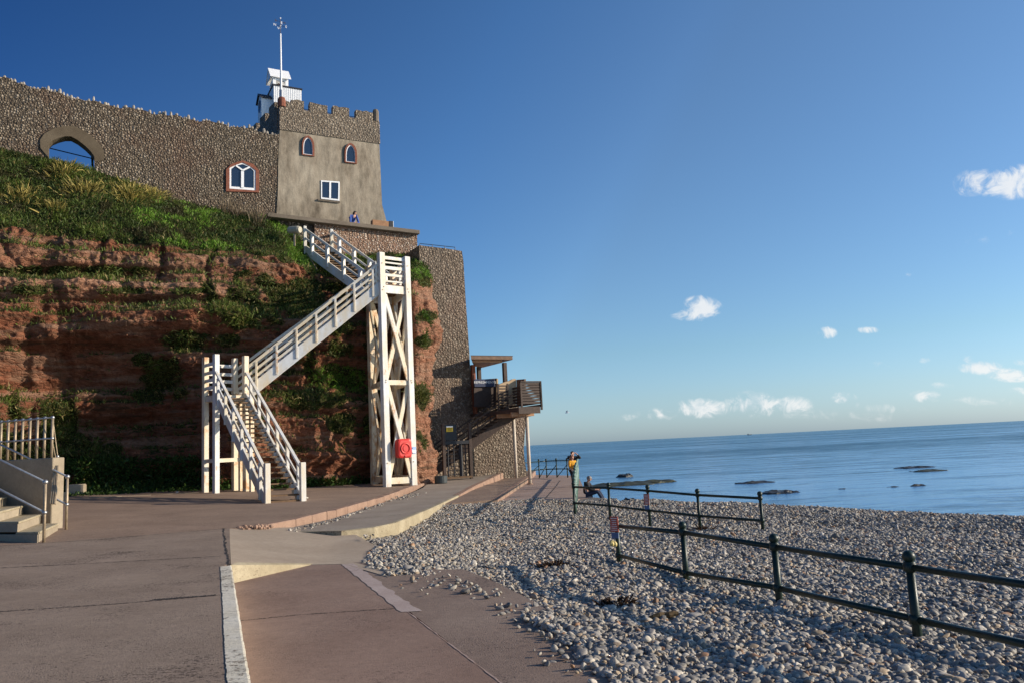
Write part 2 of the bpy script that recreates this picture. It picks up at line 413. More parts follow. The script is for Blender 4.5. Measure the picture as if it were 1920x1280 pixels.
# ramp and its cream wedge face
K0 = G(430, 990, TP); K1 = G(433, 1058, AP); K2 = G(583, 1058, BP)+Z*.006; K2b = G(645, 1057, BP)+Z*.006; K3 = G(728, 1081, BP)+Z*.006
RPL = plane3(K0, K1, K2)
K5 = G(640, 1003, RPL); K5.z = max(K5.z, -.50); K6 = G(500, 995, RPL); K1b = G(441, 1092, BP); K4 = G(700, 1020, (-.47, 0, 0)); Km = (K2+K5)/2
m = MB(); rp = [K0, K1, K2, K2b, K3, K4, K5, K6]; n = 8
lo = [V(p.x, p.y, -1.0) for p in rp]
m.add(rp+lo, [(0, 1, 2), (0, 2, 6), (0, 6, 7), (2, 3, 6), (3, 4, 5, 6)])
m.add(rp+lo, [(i, n+i, n+(i+1) % n, (i+1) % n) for i in range(n)])
ra = m.build('ramp', RAMPM, kind='structure')
for p in ra.data.polygons: p.use_smooth = p.index < 5
m = MB(); w = V(0, -.035, 0)
m.add([K1+w+V(0,0,.004), K2+w*.3, V(K2.x, K2.y-.01, ZB-.1), V(K1.x+.01, K1.y-.05, ZB-.1), K1+V(0, .25, .006), K2+V(0, .12, .004)], [(0, 3, 2, 1), (0, 1, 5, 4)])
m.build('ramp_kerb', CREAM, kind='structure', fix=False)
# old broken kerb stub and crack at the top of the ramp
def ribbon(name, pts, w, mat, wob=.3, up=.004, n=40, jit=0):
    m = MB(); vs = []; 
    for i in range(n):
        t = i/(n-1); p = lerpl(pts, t); q = lerpl(pts, min(1, t+.02)); p0 = lerpl(pts, max(0, t-.02)); d = (q-p0).normalized(); s = V(-d.y, d.x, 0)
        ww = w*(1+random.uniform(-wob, wob)); off = s*random.uniform(-jit, jit)
        vs += [p+off+s*ww/2+Z*up, p+off-s*ww/2+Z*up]
    m.add(vs, [(2*i, 2*i+1, 2*i+3, 2*i+2) for i in range(n-1)])
    return m.build(name, mat, kind='structure', fix=False)
ribbon('pavement_joint', [G(418, 990, AP), G(424, 1030, AP), G(431, 1062, AP)], .035, DKJ, .7, .005, 60, .02)
ribbon('pavement_joint', [G(-60, 1067, AP), G(180, 1055, AP), G(415, 1042, AP)], .035, DKJ, .8, .005, 120, .01)
ribbon('pavement_joint', [G(-60, 1150, AP), G(200, 1133, AP), G(414, 1115, AP)], .025, DKJ, .9, .005, 160, .012)
ribbon('pavement_joint', [G(285, 1124, AP), G(340, 1120, AP), G(405, 1115, AP)], .06, DKJ, .8, .006, 60, .012)
ribbon('pavement_joint', [G(-60, 1026, AP), AL0, G(180, 1011, AP), AL1], .03, DKJ, .6, .006, 100, .006)

# lower pavement, right slipway part, cement strip
bl = [K1b+V(-.3, 0, 0), V(kend.x-.15, kend.y, ZB), V(kend.x+2.2, kend.y, ZB)]
e0 = G(645, 1055, BP); e1 = G(940, 1280, BP); ed = (e1-e0).normalized(); e2 = e1+ed*3.0
slab('lower_pavement', [K1b+V(-.3, .3, 0), V(kend.x-.15, kend.y-.2, ZB), e2, e1, e0, K2+V(0, .3, -.006)], .5, PAVB)
sl = (e2, e0)
def gb(x, y): p = G(x, y, BP); return V(p.x, p.y, ZB-.003)
slab('slipway', [e2+V(-.03, 0, -.003), V(e2.x+2.2, e2.y, ZB-.006), gb(1215, 1285), gb(1110, 1195), gb(1040, 1150), gb(980, 1115), gb(930, 1090), gb(870, 1066), gb(745, 1066), gb(725, 1058), e0+V(-.03, .3, -.003)], .5, PAVC)
a, b = G(640, 1057, BP), G(752, 1147, BP); s = V(.26, 0, 0)
m = MB(); vs = []
for i in range(30):
    p = a.lerp(b, i/29); vs += [p+V(random.uniform(-.02, .02), 0, .005), p+s*(.8+.25*random.random())+Z*.005]
m.add(vs, [(2*i, 2*i+1, 2*i+3, 2*i+2) for i in range(29)]); m.build('cement_strip', PATCH, kind='structure', fix=False)
ribbon('pavement_joint', [e0, e1, e2], .014, LIGHTJ, .8, .004, 160, .004)
ribbon('pavement_joint', [G(450, 1163, BP), G(560, 1152, BP), G(740, 1140, BP)], .02, DKJ, 1, .004, 140, .015)

# ledge (F): near slab with cream edge, then the floor running on to the turnstile
fz = lambda y: (FP[0]+FP[2]*y) if y < 34 else (FP[0]+FP[2]*34)+(y-34)*.028
def fpt(px, py, d): p = P(px, py, d); return V(p.x, p.y, fz(d))
def fpx(px, d):
    p = P(px, 930, d); return V(p.x, p.y, fz(d))
left = [G(503, 997, FP)+V(-.3, 0, 0), G(555, 988, FP)+V(-.2, 0, 0), G(630, 972, FP)+V(-.2, 0, 0), V(-4.9, 34, fz(34)), V(-4.6, 38, fz(38)), V(-4.8, 44.5, fz(44.5)), V(-4.8, 55, fz(44.5))]
FE = [G(744, 981, (-.385, 0, 0)), fpx(806, 26.5), fpx(861, 32.6), fpx(892, 37.5), fpx(925, 42.5), fpx(946, 46.8), V(-.3, 55, fz(46.8))]
FE[0].z = fz(FE[0].y)
front = [G(640, 995, FP), G(702, 988, FP)]
m = MB(); L = left; Rr = FE
tops = [L[0], front[0], front[1], Rr[0]]
vs = L+Rr+front; nl = len(L)
fcs = [(0, nl+len(Rr), 1), (1, nl+len(Rr), nl+len(Rr)+1, 2), (2, nl+len(Rr)+1, nl)]+[(i+2, nl+i, nl+i+1, i+3) for i in range(0, len(L)-3)]
m.add(vs, [f for f in fcs]+[(nl-1, nl+len(L)-3, nl+len(L)-2)])
m.build('ledge', FSLAB, kind='structure')
m = MB(); run = [L[0], front[0], front[1], FE[0]]+FE[1:3]
def edgewall(m, run, w, drop, lift=.006, segs=6):
    pts = []
    for i in range(len(run)-1):
        for j in range(segs): pts.append(run[i].lerp(run[i+1], j/segs))
    pts.append(run[-1]); vs = []
    for i, p in enumerate(pts):
        d = (pts[min(i+1, len(pts)-1)]-pts[max(0, i-1)]).normalized(); s = V(-d.y, d.x, 0).normalized()
        j = random.uniform(-.012, .012)
        vs += [p+s*w+Z*lift, p+s*(.02+j)+Z*(lift+.002), p+s*j+Z*(lift-.02), p-Z*drop-s*.01]
    m.add(vs, [(i*4+k, i*4+k+1, i*4+k+5, i*4+k+4) for i in range(len(pts)-1) for k in range(3)])
edgewall(m, run, .16, .6); m.build('ledge_edge', CREAM, kind='structure', fix=False)
m = MB(); edgewall(m, FE[2:6], .25, .45, .008); m.build('ledge_kerb', REDK, kind='structure', fix=False)
ribbon('pavement_joint', [fpx(600, 24.0), fpx(720, 24.5), fpx(790, 25.5)], .03, DKJ, .6, .005, 50, .006)
# next step down (I) and its kerb, then the far promenade (H)
def ipt(px, py, z): return G(px, py, (z, 0, 0))
I0 = ipt(942, 929, -.35); I1 = ipt(991, 894, -.22); I2 = V(1.2, 56, -.2)
slab('promenade_step', [V(FE[1].x-.5, I0.y-3, -.36), I0+(I0-I1)*.12, I0, I1, I2, V(-1.5, 56, -.2), V(FE[4].x-.6, 44, -.24)], .8, TERR)
m = MB(); edgewall(m, [I0+(I0-I1)*.12, I0, I1, I2], .25, .5, .006); m.build('promenade_kerb', REDK, kind='structure', fix=False)
HP = (-.48, 0, 0)
H = [V(-1.2, 27.5, -.5), G(1040, 938, HP), G(1104, 935, HP), G(1088, 900, HP), G(1084, 891, HP), V(1.5, 56, -.48), V(-.5, 56, -.48)]
slab('promenade', H, 3.4, PROMM)
ribbon('pavement_joint', [G(985, 918, HP), G(1040, 914, HP), G(1090, 911, HP)], .05, DKJ, .4, .005, 30, .01)
ribbon('pavement_joint', [G(1050, 900, HP), G(1040, 914, HP), G(1022, 934, HP)], .05, DKJ, .4, .005, 30, .01)
m = MB(); kerbrun(m, [G(124, 935, TP), G(230, 930, TP), G(385, 922, TP)], .2, .4); m.build('planting_kerb', CONC, kind='structure')

# ------------------------------------------------------------------ beach
CN = np.array([.826, .564])
def zbeach(x, y):
    x = np.asarray(x, float); y = np.asarray(y, float)
    z = np.interp(y, [3, 8, 15, 22, 25, 29, 60], [-.37, -.40, -.61, -.68, -.62, -.62, -.9])
    z = np.where((x < 3.4) & (y > 25), z+np.clip((y-25)/4, 0, 1)*.14, z)
    s = (x-4.7)*CN[0]+(y-29)*CN[1]
    z = z-np.where(s > 0, .17*s+.02*np.minimum(s, 3), 0)+.08*np.exp(-(s+1.2)**2/1.5)
    p = np.stack([x*.55, y*.55, 0*x], 1)
    z = z+.19*fbm(p, 3, 3)
    return np.maximum(z, -5.0)
gx = np.concatenate([np.linspace(-8, 16, 121), np.linspace(17, 60, 25)]); gy = np.concatenate([np.linspace(1, 32, 150), np.linspace(33, 80, 25)])
X, Y = np.meshgrid(gx, gy); xx, yy = X.ravel(), Y.ravel(); zz = zbeach(xx, yy)-.075
def _beach():
    t = NT('shingle'); vo = t.vor(14); sep = t.n('ShaderNodeSeparateColor', {'Color': vo.outputs['Color']})
    c = t.ramp(sep.outputs[0], [(0, (.05, .045, .04)), (.5, (.16, .15, .14)), (1, (.3, .28, .25))])
    h = t.math('SUBTRACT', 1, vo.outputs['Distance'])
    return t.out(c, .8, t.bump(h, 1, .06), 0, .3)
setp(npmesh('beach', np.stack([xx, yy, zz], 1), gridfaces(len(gy), len(gx)), _beach()), kind='structure')

EDGE = [(958, 936), (1000, 936), (1060, 937), (1106, 937), (1160, 938), (1215, 938), (1340, 941), (1460, 950), (1700, 958), (1920, 970), (2300, 980), (2600, 1500), (1200, 1500), (1145, 1340), (1108, 1275), (1075, 1215), (1010, 1168), (945, 1130), (895, 1103), (850, 1080), (728, 1080), (690, 1052), (652, 1018), (672, 1006), (735, 1003), (790, 974), (835, 942), (858, 929), (900, 934)]
def inpoly(px, py, poly):
    ins = np.zeros(len(px), bool); n = len(poly)
    for i in range(n):
        x1, y1 = poly[i]; x2, y2 = poly[(i+1) % n]
        c = ((y1 > py) != (y2 > py)) & (px < (x2-x1)*(py-y1)/((y2-y1) if y2 != y1 else 1e-9)+x1); ins ^= c
    return ins
pts = []; 
for (x0, x1, y0, y1, den) in ((-1.5, 9, 4.2, 8.5, 1400), (-2.5, 11, 8.5, 12.5, 1250), (-3.6, 14, 12.5, 19, 950), (-4, 15, 19, 33, 620)):
    n = int((x1-x0)*(y1-y0)*den); x = rng.uniform(x0, x1, n); y = rng.uniform(y0, y1, n)
    z = zbeach(x, y); lw = np.clip((-.5-x)/1.3, 0, 1)*(x > -3.2)*np.clip((y-11.3)/1.0, 0, 1)*np.clip((20.5-y)/1.5, 0, 1); z = z+lw*np.maximum(-.395-.012*(y-12.6)-z, 0)
    px, py = proj(np.stack([x, y, z], 1))
    nz = fbm(np.stack([x*1.6, y*1.6, 0*x], 1), 3, 9)
    sc_ = 5+220/np.maximum(y, 3)
    px2 = px+nz*sc_*4; py2 = py+fbm(np.stack([x*1.6, y*1.6, 0*x+5], 1), 3, 9)*sc_*1.2
    s = (x-4.7)*CN[0]+(y-29)*CN[1]
    k = (inpoly(px2, py2, EDGE) | ((s > -.6) & (s < 4) & (y < 29) & (x > 3.2))) & (px < 2350)
    pts.append(np.stack([x, y, z], 1)[k])
# stragglers on the concrete and along the kerbs
def scatter(polyl, n, sx, sy, pl):
    o = []
    for _ in range(n):
        x, y = polyl; t = random.random()
        p = G(x[0]+(x[1]-x[0])*t+random.gauss(0, sx), y[0]+(y[1]-y[0])*t+random.gauss(0, sy), pl); o.append(tuple(p+Z*.012))
    pts.append(np.array(o))
scatter(((790, 905), (1084, 1106)), 55, 14, 7, BP); scatter(((760, 800), (1090, 1100)), 12, 20, 8, BP); scatter(((880, 1000), (1105, 1165)), 60, 16, 8, BP); scatter(((1000, 1110), (1170, 1285)), 50, 16, 9, BP)
scatter(((536, 632), (998, 974)), 130, 3, 1.6, FP); scatter(((632, 720), (973, 944)), 120, 3, 1.2, FP); scatter(((722, 790), (940, 925)), 170, 5, 1.6, FP)
scatter(((672, 690), (1005, 1003)), 10, 10, 2, FP)
pts = np.concatenate(pts); N = len(pts)
sz = rng.lognormal(0, .36, N)*.025; sz = np.clip(sz, .012, .062); far = np.clip((pts[:, 1]-9)/16, 0, 1); sz *= 1-.08*far
big = rng.random(N) < .006; sz[big] *= 1.6
pts[:, 2] += rng.uniform(-.045, .02, N)
scl = np.stack([sz*rng.uniform(1.0, 1.5, N), sz*rng.uniform(.8, 1.1, N), sz*rng.uniform(.5, .8, N)], 1)
rot = np.stack([rng.normal(0, .45, N), rng.normal(0, .45, N), rng.uniform(0, 6.28, N)], 1)
pal = np.array([(.50, .485, .455), (.36, .35, .33), (.24, .24, .245), (.15, .155, .165), (.44, .36, .27), (.60, .585, .56), (.36, .22, .14), (.30, .295, .30), (.42, .41, .40)])
ci = rng.choice(9, N, p=[.17, .19, .13, .08, .08, .07, .03, .13, .12]); col = pal[ci]*rng.uniform(.65, 1.1, (N, 1))*np.array([1.05, .96, .83])
me = bpy.data.meshes.new('pebbles'); me.vertices.add(N); me.vertices.foreach_set('co', pts.astype(np.float32).ravel())
for nm, dat in (('scl', scl), ('rot', rot), ('pcol', col)):
    a = me.attributes.new(nm, 'FLOAT_VECTOR', 'POINT'); a.data.foreach_set('vector', dat.astype(np.float32).ravel())
me.update()
def _pebmat():
    t = NT('pebble'); at = t.n('ShaderNodeAttribute', attribute_type='INSTANCER', attribute_name='pcol').outputs['Vector']
    g = t.noise(55, 4, .7)
    c = t.mix(.5, at, t.ramp(g, [(.3, .55), (.7, 1.25)]), 'MULTIPLY')
    vn = t.vor(9); k = t.ramp(vn.outputs['Distance'], [(.03, 1), (.06, 0)])
    return t.out(c, .62, t.bump(g, .2, .005), 0, .35)
PEB = _pebmat()
ob = bpy.data.objects.new('pebbles', me); C.objects.link(ob); setp(ob, kind='stuff')
ng = bpy.data.node_groups.new('pebble_instances', 'GeometryNodeTree')
ng.interface.new_socket('Geometry', in_out='INPUT', socket_type='NodeSocketGeometry'); ng.interface.new_socket('Geometry', in_out='OUTPUT', socket_type='NodeSocketGeometry')
nn = ng.nodes.new; lk = ng.links.new
gi = nn('NodeGroupInput'); go = nn('NodeGroupOutput'); m2p = nn('GeometryNodeMeshToPoints'); ico = nn('GeometryNodeMeshIcoSphere'); ico.inputs['Subdivisions'].default_value = 3
sp = nn('GeometryNodeSetPosition'); nt = nn('ShaderNodeTexNoise'); nt.inputs['Scale'].default_value = .9; nt.inputs['Detail'].default_value = 1.5
vm = nn('ShaderNodeVectorMath'); vm.operation = 'SUBTRACT'; vm.inputs[1].default_value = (.5, .5, .5); vs_ = nn('ShaderNodeVectorMath'); vs_.operation = 'SCALE'; vs_.inputs['Scale'].default_value = .9
lk(nt.outputs['Color'], vm.inputs[0]); lk(vm.outputs[0], vs_.inputs[0]); lk(ico.outputs[0], sp.inputs['Geometry']); lk(vs_.outputs[0], sp.inputs['Offset'])
ss = nn('GeometryNodeSetShadeSmooth'); lk(sp.outputs[0], ss.inputs[0]); sm = nn('GeometryNodeSetMaterial'); sm.inputs['Material'].default_value = PEB; lk(ss.outputs[0], sm.inputs[0])
iop = nn('GeometryNodeInstanceOnPoints')
def na(nm):
    a = nn('GeometryNodeInputNamedAttribute'); a.data_type = 'FLOAT_VECTOR'; a.inputs['Name'].default_value = nm; return a.outputs['Attribute']
e2r = nn('FunctionNodeEulerToRotation'); lk(na('rot'), e2r.inputs[0])
lk(gi.outputs[0], m2p.inputs[0]); lk(m2p.outputs[0], iop.inputs['Points']); lk(sm.outputs[0], iop.inputs['Instance']); lk(e2r.outputs[0], iop.inputs['Rotation']); lk(na('scl'), iop.inputs['Scale'])
lk(iop.outputs[0], go.inputs[0])
md = ob.modifiers.new('pebbles', 'NODES'); md.node_group = ng

# ------------------------------------------------------------------ sea
def _sea():
    t = NT('sea_water')
    w1 = t.noise(1.0, 5, .65, t.pos((.75, 1.9, 1)), .6); w2 = t.noise(1.0, 5, .65, t.pos((.10, .42, 1)), .8); w5 = t.noise(1.0, 5, .65, t.pos((.02, .10, 1)), .8); w3 = t.noise(1.0, 4, .6, t.pos((.004, .022, 1)), .6); w4 = t.noise(1.0, 3, .5, t.pos((.0006, .004, 1)), .3)
    k = t.math('ADD', t.math('MULTIPLY', w3, .35), t.math('ADD', t.math('MULTIPLY', w2, .35), t.math('MULTIPLY', w5, .3)))
    c = t.ramp(k, [(.36, (.018, .072, .125)), (.64, (.06, .165, .25))])
    n = t.bump(w1, .5, .22); n = t.bump(w2, .35, .9, n)
    d = t.n('ShaderNodeBsdfDiffuse', {'Color': c}); g = t.n('ShaderNodeBsdfGlossy', {'Color': (.75, .88, 1, 1), 'Roughness': .16, 'Normal': n})
    f = t.math('MULTIPLY_ADD', t.math('SUBTRACT', t.math('ADD', t.math('MULTIPLY', w3, .6), t.math('MULTIPLY', w4, .5)), .55), 1.5, .44, clamp=True)
    py_ = t.n('ShaderNodeSeparateXYZ', {0: t.pos()}).outputs[1]; calm = t.n('ShaderNodeMapRange', {0: t.math('ADD', py_, t.math('MULTIPLY', t.math('SUBTRACT', w3, .5), 160)), 1: 60, 2: 260, 3: .34, 4: 0}, interpolation_type='SMOOTHSTEP').outputs[0]; f = t.math('ADD', f, calm)
    f = t.math('ADD', f, t.math('ADD', t.math('MULTIPLY', t.math('SUBTRACT', w1, .5), .6), t.math('ADD', t.math('MULTIPLY', t.math('SUBTRACT', w2, .5), 1.5), t.math('MULTIPLY', t.math('SUBTRACT', w5, .5), .9))))
    f = t.math('MINIMUM', t.math('MAXIMUM', f, .12), .86)
    mx = t.n('ShaderNodeMixShader', {0: f, 1: d.outputs[0], 2: g.outputs[0]}); t.n('ShaderNodeOutputMaterial', {'Surface': mx.outputs[0]}); return t.m
m = MB(); S = 40000; m.add([V(-S, -200, -3), V(S, -200, -3), V(S, S, -3), V(-S, S, -3)], [(0, 1, 2, 3)])
m.build('sea', _sea(), kind='structure', fix=False)
# skerries
def rock(name, px, py, w, h, label, cat, group, mat, base=None, n=1.0):
    c = G(px, py, (-3.05, 0, 0)) if base is None else base
    wd = w*c.y/FPX*(1.25 if base is None else 1); hd = h*c.y/FPX
    k, r_ = 28, 10; co = []; fs = []
    dep = wd*random.uniform(.6, .9)
    for i in range(r_+1):
        a = i/r_
        for j in range(k):
            th = 2*math.pi*j/k; rr = (1-a**2.2)
            q = np.array([[math.cos(th)*rr*2+px, math.sin(th)*rr*2+py, a*1.5]])
            f = 1+1.3*float(fbm(q, 3, 5)[0]); z = hd*(1-(1-a)**1.8)*(1+1.6*float(fbm(q*1.7, 3, 8)[0]))
            co.append(c+V(math.cos(th)*rr*wd/2*f, math.sin(th)*rr*dep/2*f, z-.12 if i else -.6))
    fs = [(i*k+j, i*k+(j+1) % k, (i+1)*k+(j+1) % k, (i+1)*k+j) for i in range(r_) for j in range(k)]
    m = MB(); m.add(co, fs); return m.build(name, mat, label=label, cat=cat, group=group, smooth=False)
GR = 'rocks showing above the sea'
for a in ((1172, 894, 26, 8, 'small dark rock alone in the sea behind the seated person', ROCKD), (1165, 909, 110, 7, 'long flat weedy rock stretching toward the seated person', WEEDR),
          (1218, 905, 80, 7, 'broad brown weedy rock at the right end of the long flat one', WEEDR), (1333, 912, 28, 3, 'thin sliver of rock barely breaking the water left of the dark rocks', ROCKD),
          (1417, 905, 62, 6, 'dark rock with a long low tail above the end of the far fence', ROCKD), (1463, 924, 58, 8, 'humped dark rock just over the right end post of the far fence', ROCKD),
          (1580, 917, 18, 4, 'left one of two tiny rocks in a row of small stones', ROCKD), (1605, 916, 14, 3, 'right one of two tiny rocks in a row of small stones', ROCKD),
          (1675, 913, 40, 4, 'low flat rock in the row of small stones', ROCKD), (1722, 911, 24, 6, 'upright knob of rock ending the row of small stones', ROCKD),
          (1712, 877, 60, 5, 'dark flat rock farthest out at sea', ROCKD), (1742, 883, 62, 5, 'brown flat rock right beside the farthest dark one', WEEDR)):
    rock('sea_rock', a[0], a[1], a[2], a[3], a[4], 'rock', GR, a[5])
def at_b(px): p = P(px, 938, 29.8); return V(p.x, 29.8, -.70)
GB = 'boulders at the foot of the promenade'
for px, w, h, lab in ((1130, 26, 9, 'low black boulder right beside the seated person'), (1152, 40, 12, 'pointed black boulder in the middle of the three by the shingle'), (1180, 34, 13, 'brownish boulder at the right of the three by the shingle')):
    rock('boulder', px, 0, w, h, lab, 'boulder', GB, ROCKD, at_b(px))

GSx = 'small pale stones on the terrace near the foot of the stairs'
for px, py in ((486, 934), (546, 938), (560, 935), (332, 923), (575, 934)):
    q = G(px, py, TP); m = MB(); m.ball(q+Z*.03, .055, 8, 5, (1.2, .9, .7)); m.build('loose_stone', plain('pale_stone', (.6, .57, .5), .8, 0, .2, 9), None, label='small pale stone lying on the terrace near the white stairs', cat='stone', group=GSx)
# ------------------------------------------------------------------ castle frame
TH = math.atan2(3.0, 5.53); E1 = V(math.cos(TH), math.sin(TH), 0); E2 = V(-math.sin(TH), math.cos(TH), 0)
CO = P(519, 395, 45.0)
def cv(px, py, v=0.0): return onplane(px, py, CO+E2*v, E2)     # pixel -> point on a plane parallel to the castle front
def uz(p): return ((p-CO).dot(E1), p.z)
def cp(u, v, z): return V(CO.x, CO.y, 0)+E1*u+E2*v+Z*z

# ------------------------------------------------------------------ cliff
#   base, low, mid, lip, top : (px, py, d)
CL = [
 [(-420, 965, 27.5), (-420, 800, 27.9), (-420, 600, 28.3), (-420, 395, 29.3), (-420, 150, 33.0)],
 [(-200, 955, 30.5), (-200, 800, 30.9), (-200, 600, 31.2), (-200, 410, 32.2), (-200, 215, 36.0)],
 [(0, 945, 33.0), (0, 800, 33.6), (0, 600, 33.7), (0, 430, 34.7), (0, 278, 38.2)],
 [(130, 938, 34.1), (130, 800, 34.9), (130, 600, 35.0), (130, 440, 35.9), (130, 306, 39.2)],
 [(220, 934, 35.0), (220, 800, 35.7), (220, 610, 35.8), (220, 450, 36.6), (220, 335, 40.1)],
 [(300, 929, 36.3), (300, 790, 36.9), (300, 610, 36.6), (300, 458, 37.3), (300, 368, 41.0)],
 [(420, 926, 36.8), (420, 790, 37.1), (420, 620, 37.6), (420, 468, 39.2), (420, 395, 42.9)],
 [(520, 924, 37.5), (520, 790, 37.9), (520, 630, 39.0), (525, 478, 40.6), (525, 415, 44.2)],
 [(600, 921, 38.5), (600, 780, 38.9), (600, 640, 40.1), (600, 520, 42.6), (600, 468, 45.2)],
 [(733, 915, 41.5), (733, 780, 41.9), (733, 640, 42.5), (728, 530, 43.6), (722, 474, 46.8)],
 [(776, 913, 39.7), (774, 790, 39.9), (778, 660, 40.2), (770, 530, 41.4), (768, 478, 47.2)],
 [(808, 913, 40.4), (792, 790, 40.6), (808, 660, 41.0), (788, 520, 42.3), (778, 472, 47.6)],
 [(826, 911, 41.6), (806, 790, 41.8), (826, 655, 42.2), (804, 520, 43.4), (780, 470, 47.9)],
 [(822, 905, 43.0), (802, 790, 43.0), (818, 655, 43.2), (798, 520, 45.0), (779, 470, 48.4)],
]
CLA = np.array(CL, float)
tc = np.linspace(0, 1, 14); s_par = CLA[:, :, 0].mean(1)[:12]; 
spar = np.concatenate([np.arange(12.0), [12.0, 13.0]])
NC = 560; colp = np.concatenate([np.linspace(0, 2, 60, endpoint=False), np.linspace(2, 10, 400, endpoint=False), np.linspace(10, 13, 100)])
rows = np.concatenate([np.linspace(0, 3, 250, endpoint=False), np.linspace(3, 4, 80)])
def smooth_interp(a, t):
    # catmull-rom along axis 0
    n = a.shape[0]; i = np.clip(np.floor(t).astype(int), 0, n-2); f = (t-i)
    p0 = a[np.clip(i-1, 0, n-1)]; p1 = a[i]; p2 = a[i+1]; p3 = a[np.clip(i+2, 0, n-1)]
    f = f.reshape((-1,)+(1,)*(a.ndim-1)); m1 = (p2-p0)*.35; m2 = (p3-p1)*.35
    f2 = f*f; f3 = f2*f
    return (2*f3-3*f2+1)*p1+(f3-2*f2+f)*m1+(-2*f3+3*f2)*p2+(f3-f2)*m2
# unproject controls to world first, then interpolate in the world
W = np.array([[tuple(P(*q)) for q in c] for c in CL])
W1_ = smooth_interp(W, colp)                               # (NCc,5,3)
W2_ = smooth_interp(np.swapaxes(W1_, 0, 1), rows)          # (rows,cols,3)
nr, nc = W2_.shape[:2]
co = W2_.reshape(-1, 3).copy(); tt = np.repeat(rows, nc); cc = np.tile(colp, nr)
nrm = np.array([.46, -.88, .1]); 
hd = np.clip((cc-10.5)/1.5, 0, 1)[:, None]; nrmv = nrm*(1-hd)+np.array([.85, -.5, .05])*hd
pn = co.copy()
strz = co[:, 2]+.10*co[:, 0]*.3+1.3*fbm(pn*np.array([.12, .12, .12]), 2, 21)
def n1(z, f, s): return vnoise(np.stack([z*f, 0*z+3.3, 0*z+s], 1), s)
strata = (n1(strz, .55, 31)-.5)*1.4+(np.clip(n1(strz, 1.3, 32)*2.2-.6, 0, 1)-.5)*.55+(n1(strz, 4.0, 33)-.5)*.2
big = fbm(pn*np.array([.22, .22, .3]), 3, 40)*2.2
med = -np.abs(fbm(pn*np.array([.55, .55, 1.0]), 3, 50))*1.25
rid = -np.abs(fbm(pn*np.array([1.6, 1.6, 3.2]), 3, 60))*.7-np.abs(fbm(pn*np.array([5, 5, 7.5]), 2, 65))*.22
saw = (strz*.62+.5*fbm(pn*np.array([.3, .3, .05]), 2, 66)) % 1.0; saw = np.where(saw < .86, saw/.86, (1-saw)/.14)*.36+(((strz*1.9+.3*fbm(pn*.5, 2, 67)) % 1.0)**2)*.16
crk = -np.clip(.06-np.abs(fbm(pn*np.array([.5, .5, .16])+5, 3, 70)), 0, 1)*7
amp = np.clip(1-(tt-2.85)*5, 0, 1)*np.clip(tt*4+.15, 0, 1)
amp_hd = 1-.6*np.clip((cc-9.5)/1.0, 0, 1)
fine = fbm(pn*7, 2, 90)*.16
dis = (strata*.8+saw+big*amp_hd+med+rid+crk*.8)*amp*np.where(cc > 9.3, .5, 1)+fine*amp
pxa, pya = proj(co)
# hollows seen in the photograph: bank under the left overhang, deepened to put the lower cliff in shade, gullies
def ell(cx, cy, rx, ry): return np.clip(1-((pxa-cx)/rx)**2-((pya-cy)/ry)**2, 0, 1)
dis -= 2.5*ell(170, 820, 255, 195)**.7*np.clip(amp*1.2, 0, 1)*np.clip(tt*3, .25, 1)
dis += .8*ell(330, 600, 200, 30)*amp+.5*ell(120, 540, 220, 26)*amp-.6*ell(150, 508, 260, 12)*amp-.5*ell(300, 566, 180, 10)*amp
dis += .3*ell(470, 760, 80, 130)*amp+.55*amp*np.clip(1-np.abs(cc-7.6)/1.5, 0, 1)
turf = np.clip((tt-2.8)*6, 0, 1)*fbm(pn*np.array([1.1, 1.1, 1.1]), 3, 80)*.55*np.clip((4-tt)*5, 0, 1)
dis = dis+turf
lipmess = np.exp(-((tt-3.0)/.10)**2)*(fbm(pn*np.array([1.4, 1.4, .6]), 3, 85)*1.3)
dis += lipmess
co += nrmv*dis[:, None]
# vegetation map (0..1) on the cliff, from noise, ledges, clumps added to darken shade, and the clumps seen in the photograph
g2 = co.reshape(nr, nc, 3)
du = np.gradient(g2, axis=1); dv = np.gradient(g2, axis=0); nn_ = np.cross(du, dv); nn_ /= np.linalg.norm(nn_, axis=2, keepdims=True)+1e-9
nf = nn_.reshape(-1, 3)
flip = np.sign((nf*np.array([.3, -.9, .2])).sum(1)); nf = nf*flip[:, None]
pxa, pya = proj(co)
veg = np.clip((tt-2.93)*9, 0, 1)
dirt = np.zeros(len(co))
CLUMPS = [(560, 560, 75, 42, .95), (470, 590, 90, 34, .7), (640, 705, 62, 26, 1), (300, 715, 62, 55, .8), (590, 745, 62, 28, .75), (796, 594, 26, 11, 1), (795, 640, 20, 12, .95), (788, 742, 17, 30, .9),
 (430, 640, 42, 16, .6), (640, 795, 34, 26, .75), (694, 795, 20, 24, .7), (140, 880, 110, 40, .75), (240, 905, 160, 14, .8), (560, 905, 140, 6, .7), (120, 508, 220, 11, .8), (300, 545, 140, 9, .7), (120, 545, 170, 10, .55),
 (560, 670, 40, 22, .7), (640, 640, 30, 36, .7), (700, 640, 30, 30, .6), (350, 640, 60, 24, .5), (430, 550, 70, 30, .55), (610, 540, 40, 22, .7), (670, 560, 30, 20, .6), (280, 680, 40, 20, .5), (540, 480, 30, 14, .8), (590, 500, 25, 22, .7),
 (100, 830, 80, 55, .6), (560, 690, 30, 14, .6), (795, 525, 16, 22, .45), (60, 810, 130, 75, .75), (150, 870, 120, 50, .85), (790, 830, 14, 26, .4), (380, 575, 50, 20, .4), (470, 520, 60, 18, .55), (500, 470, 40, 12, .9)]  # broad lower-left clumps added so dark growth deepens the cliff's shade
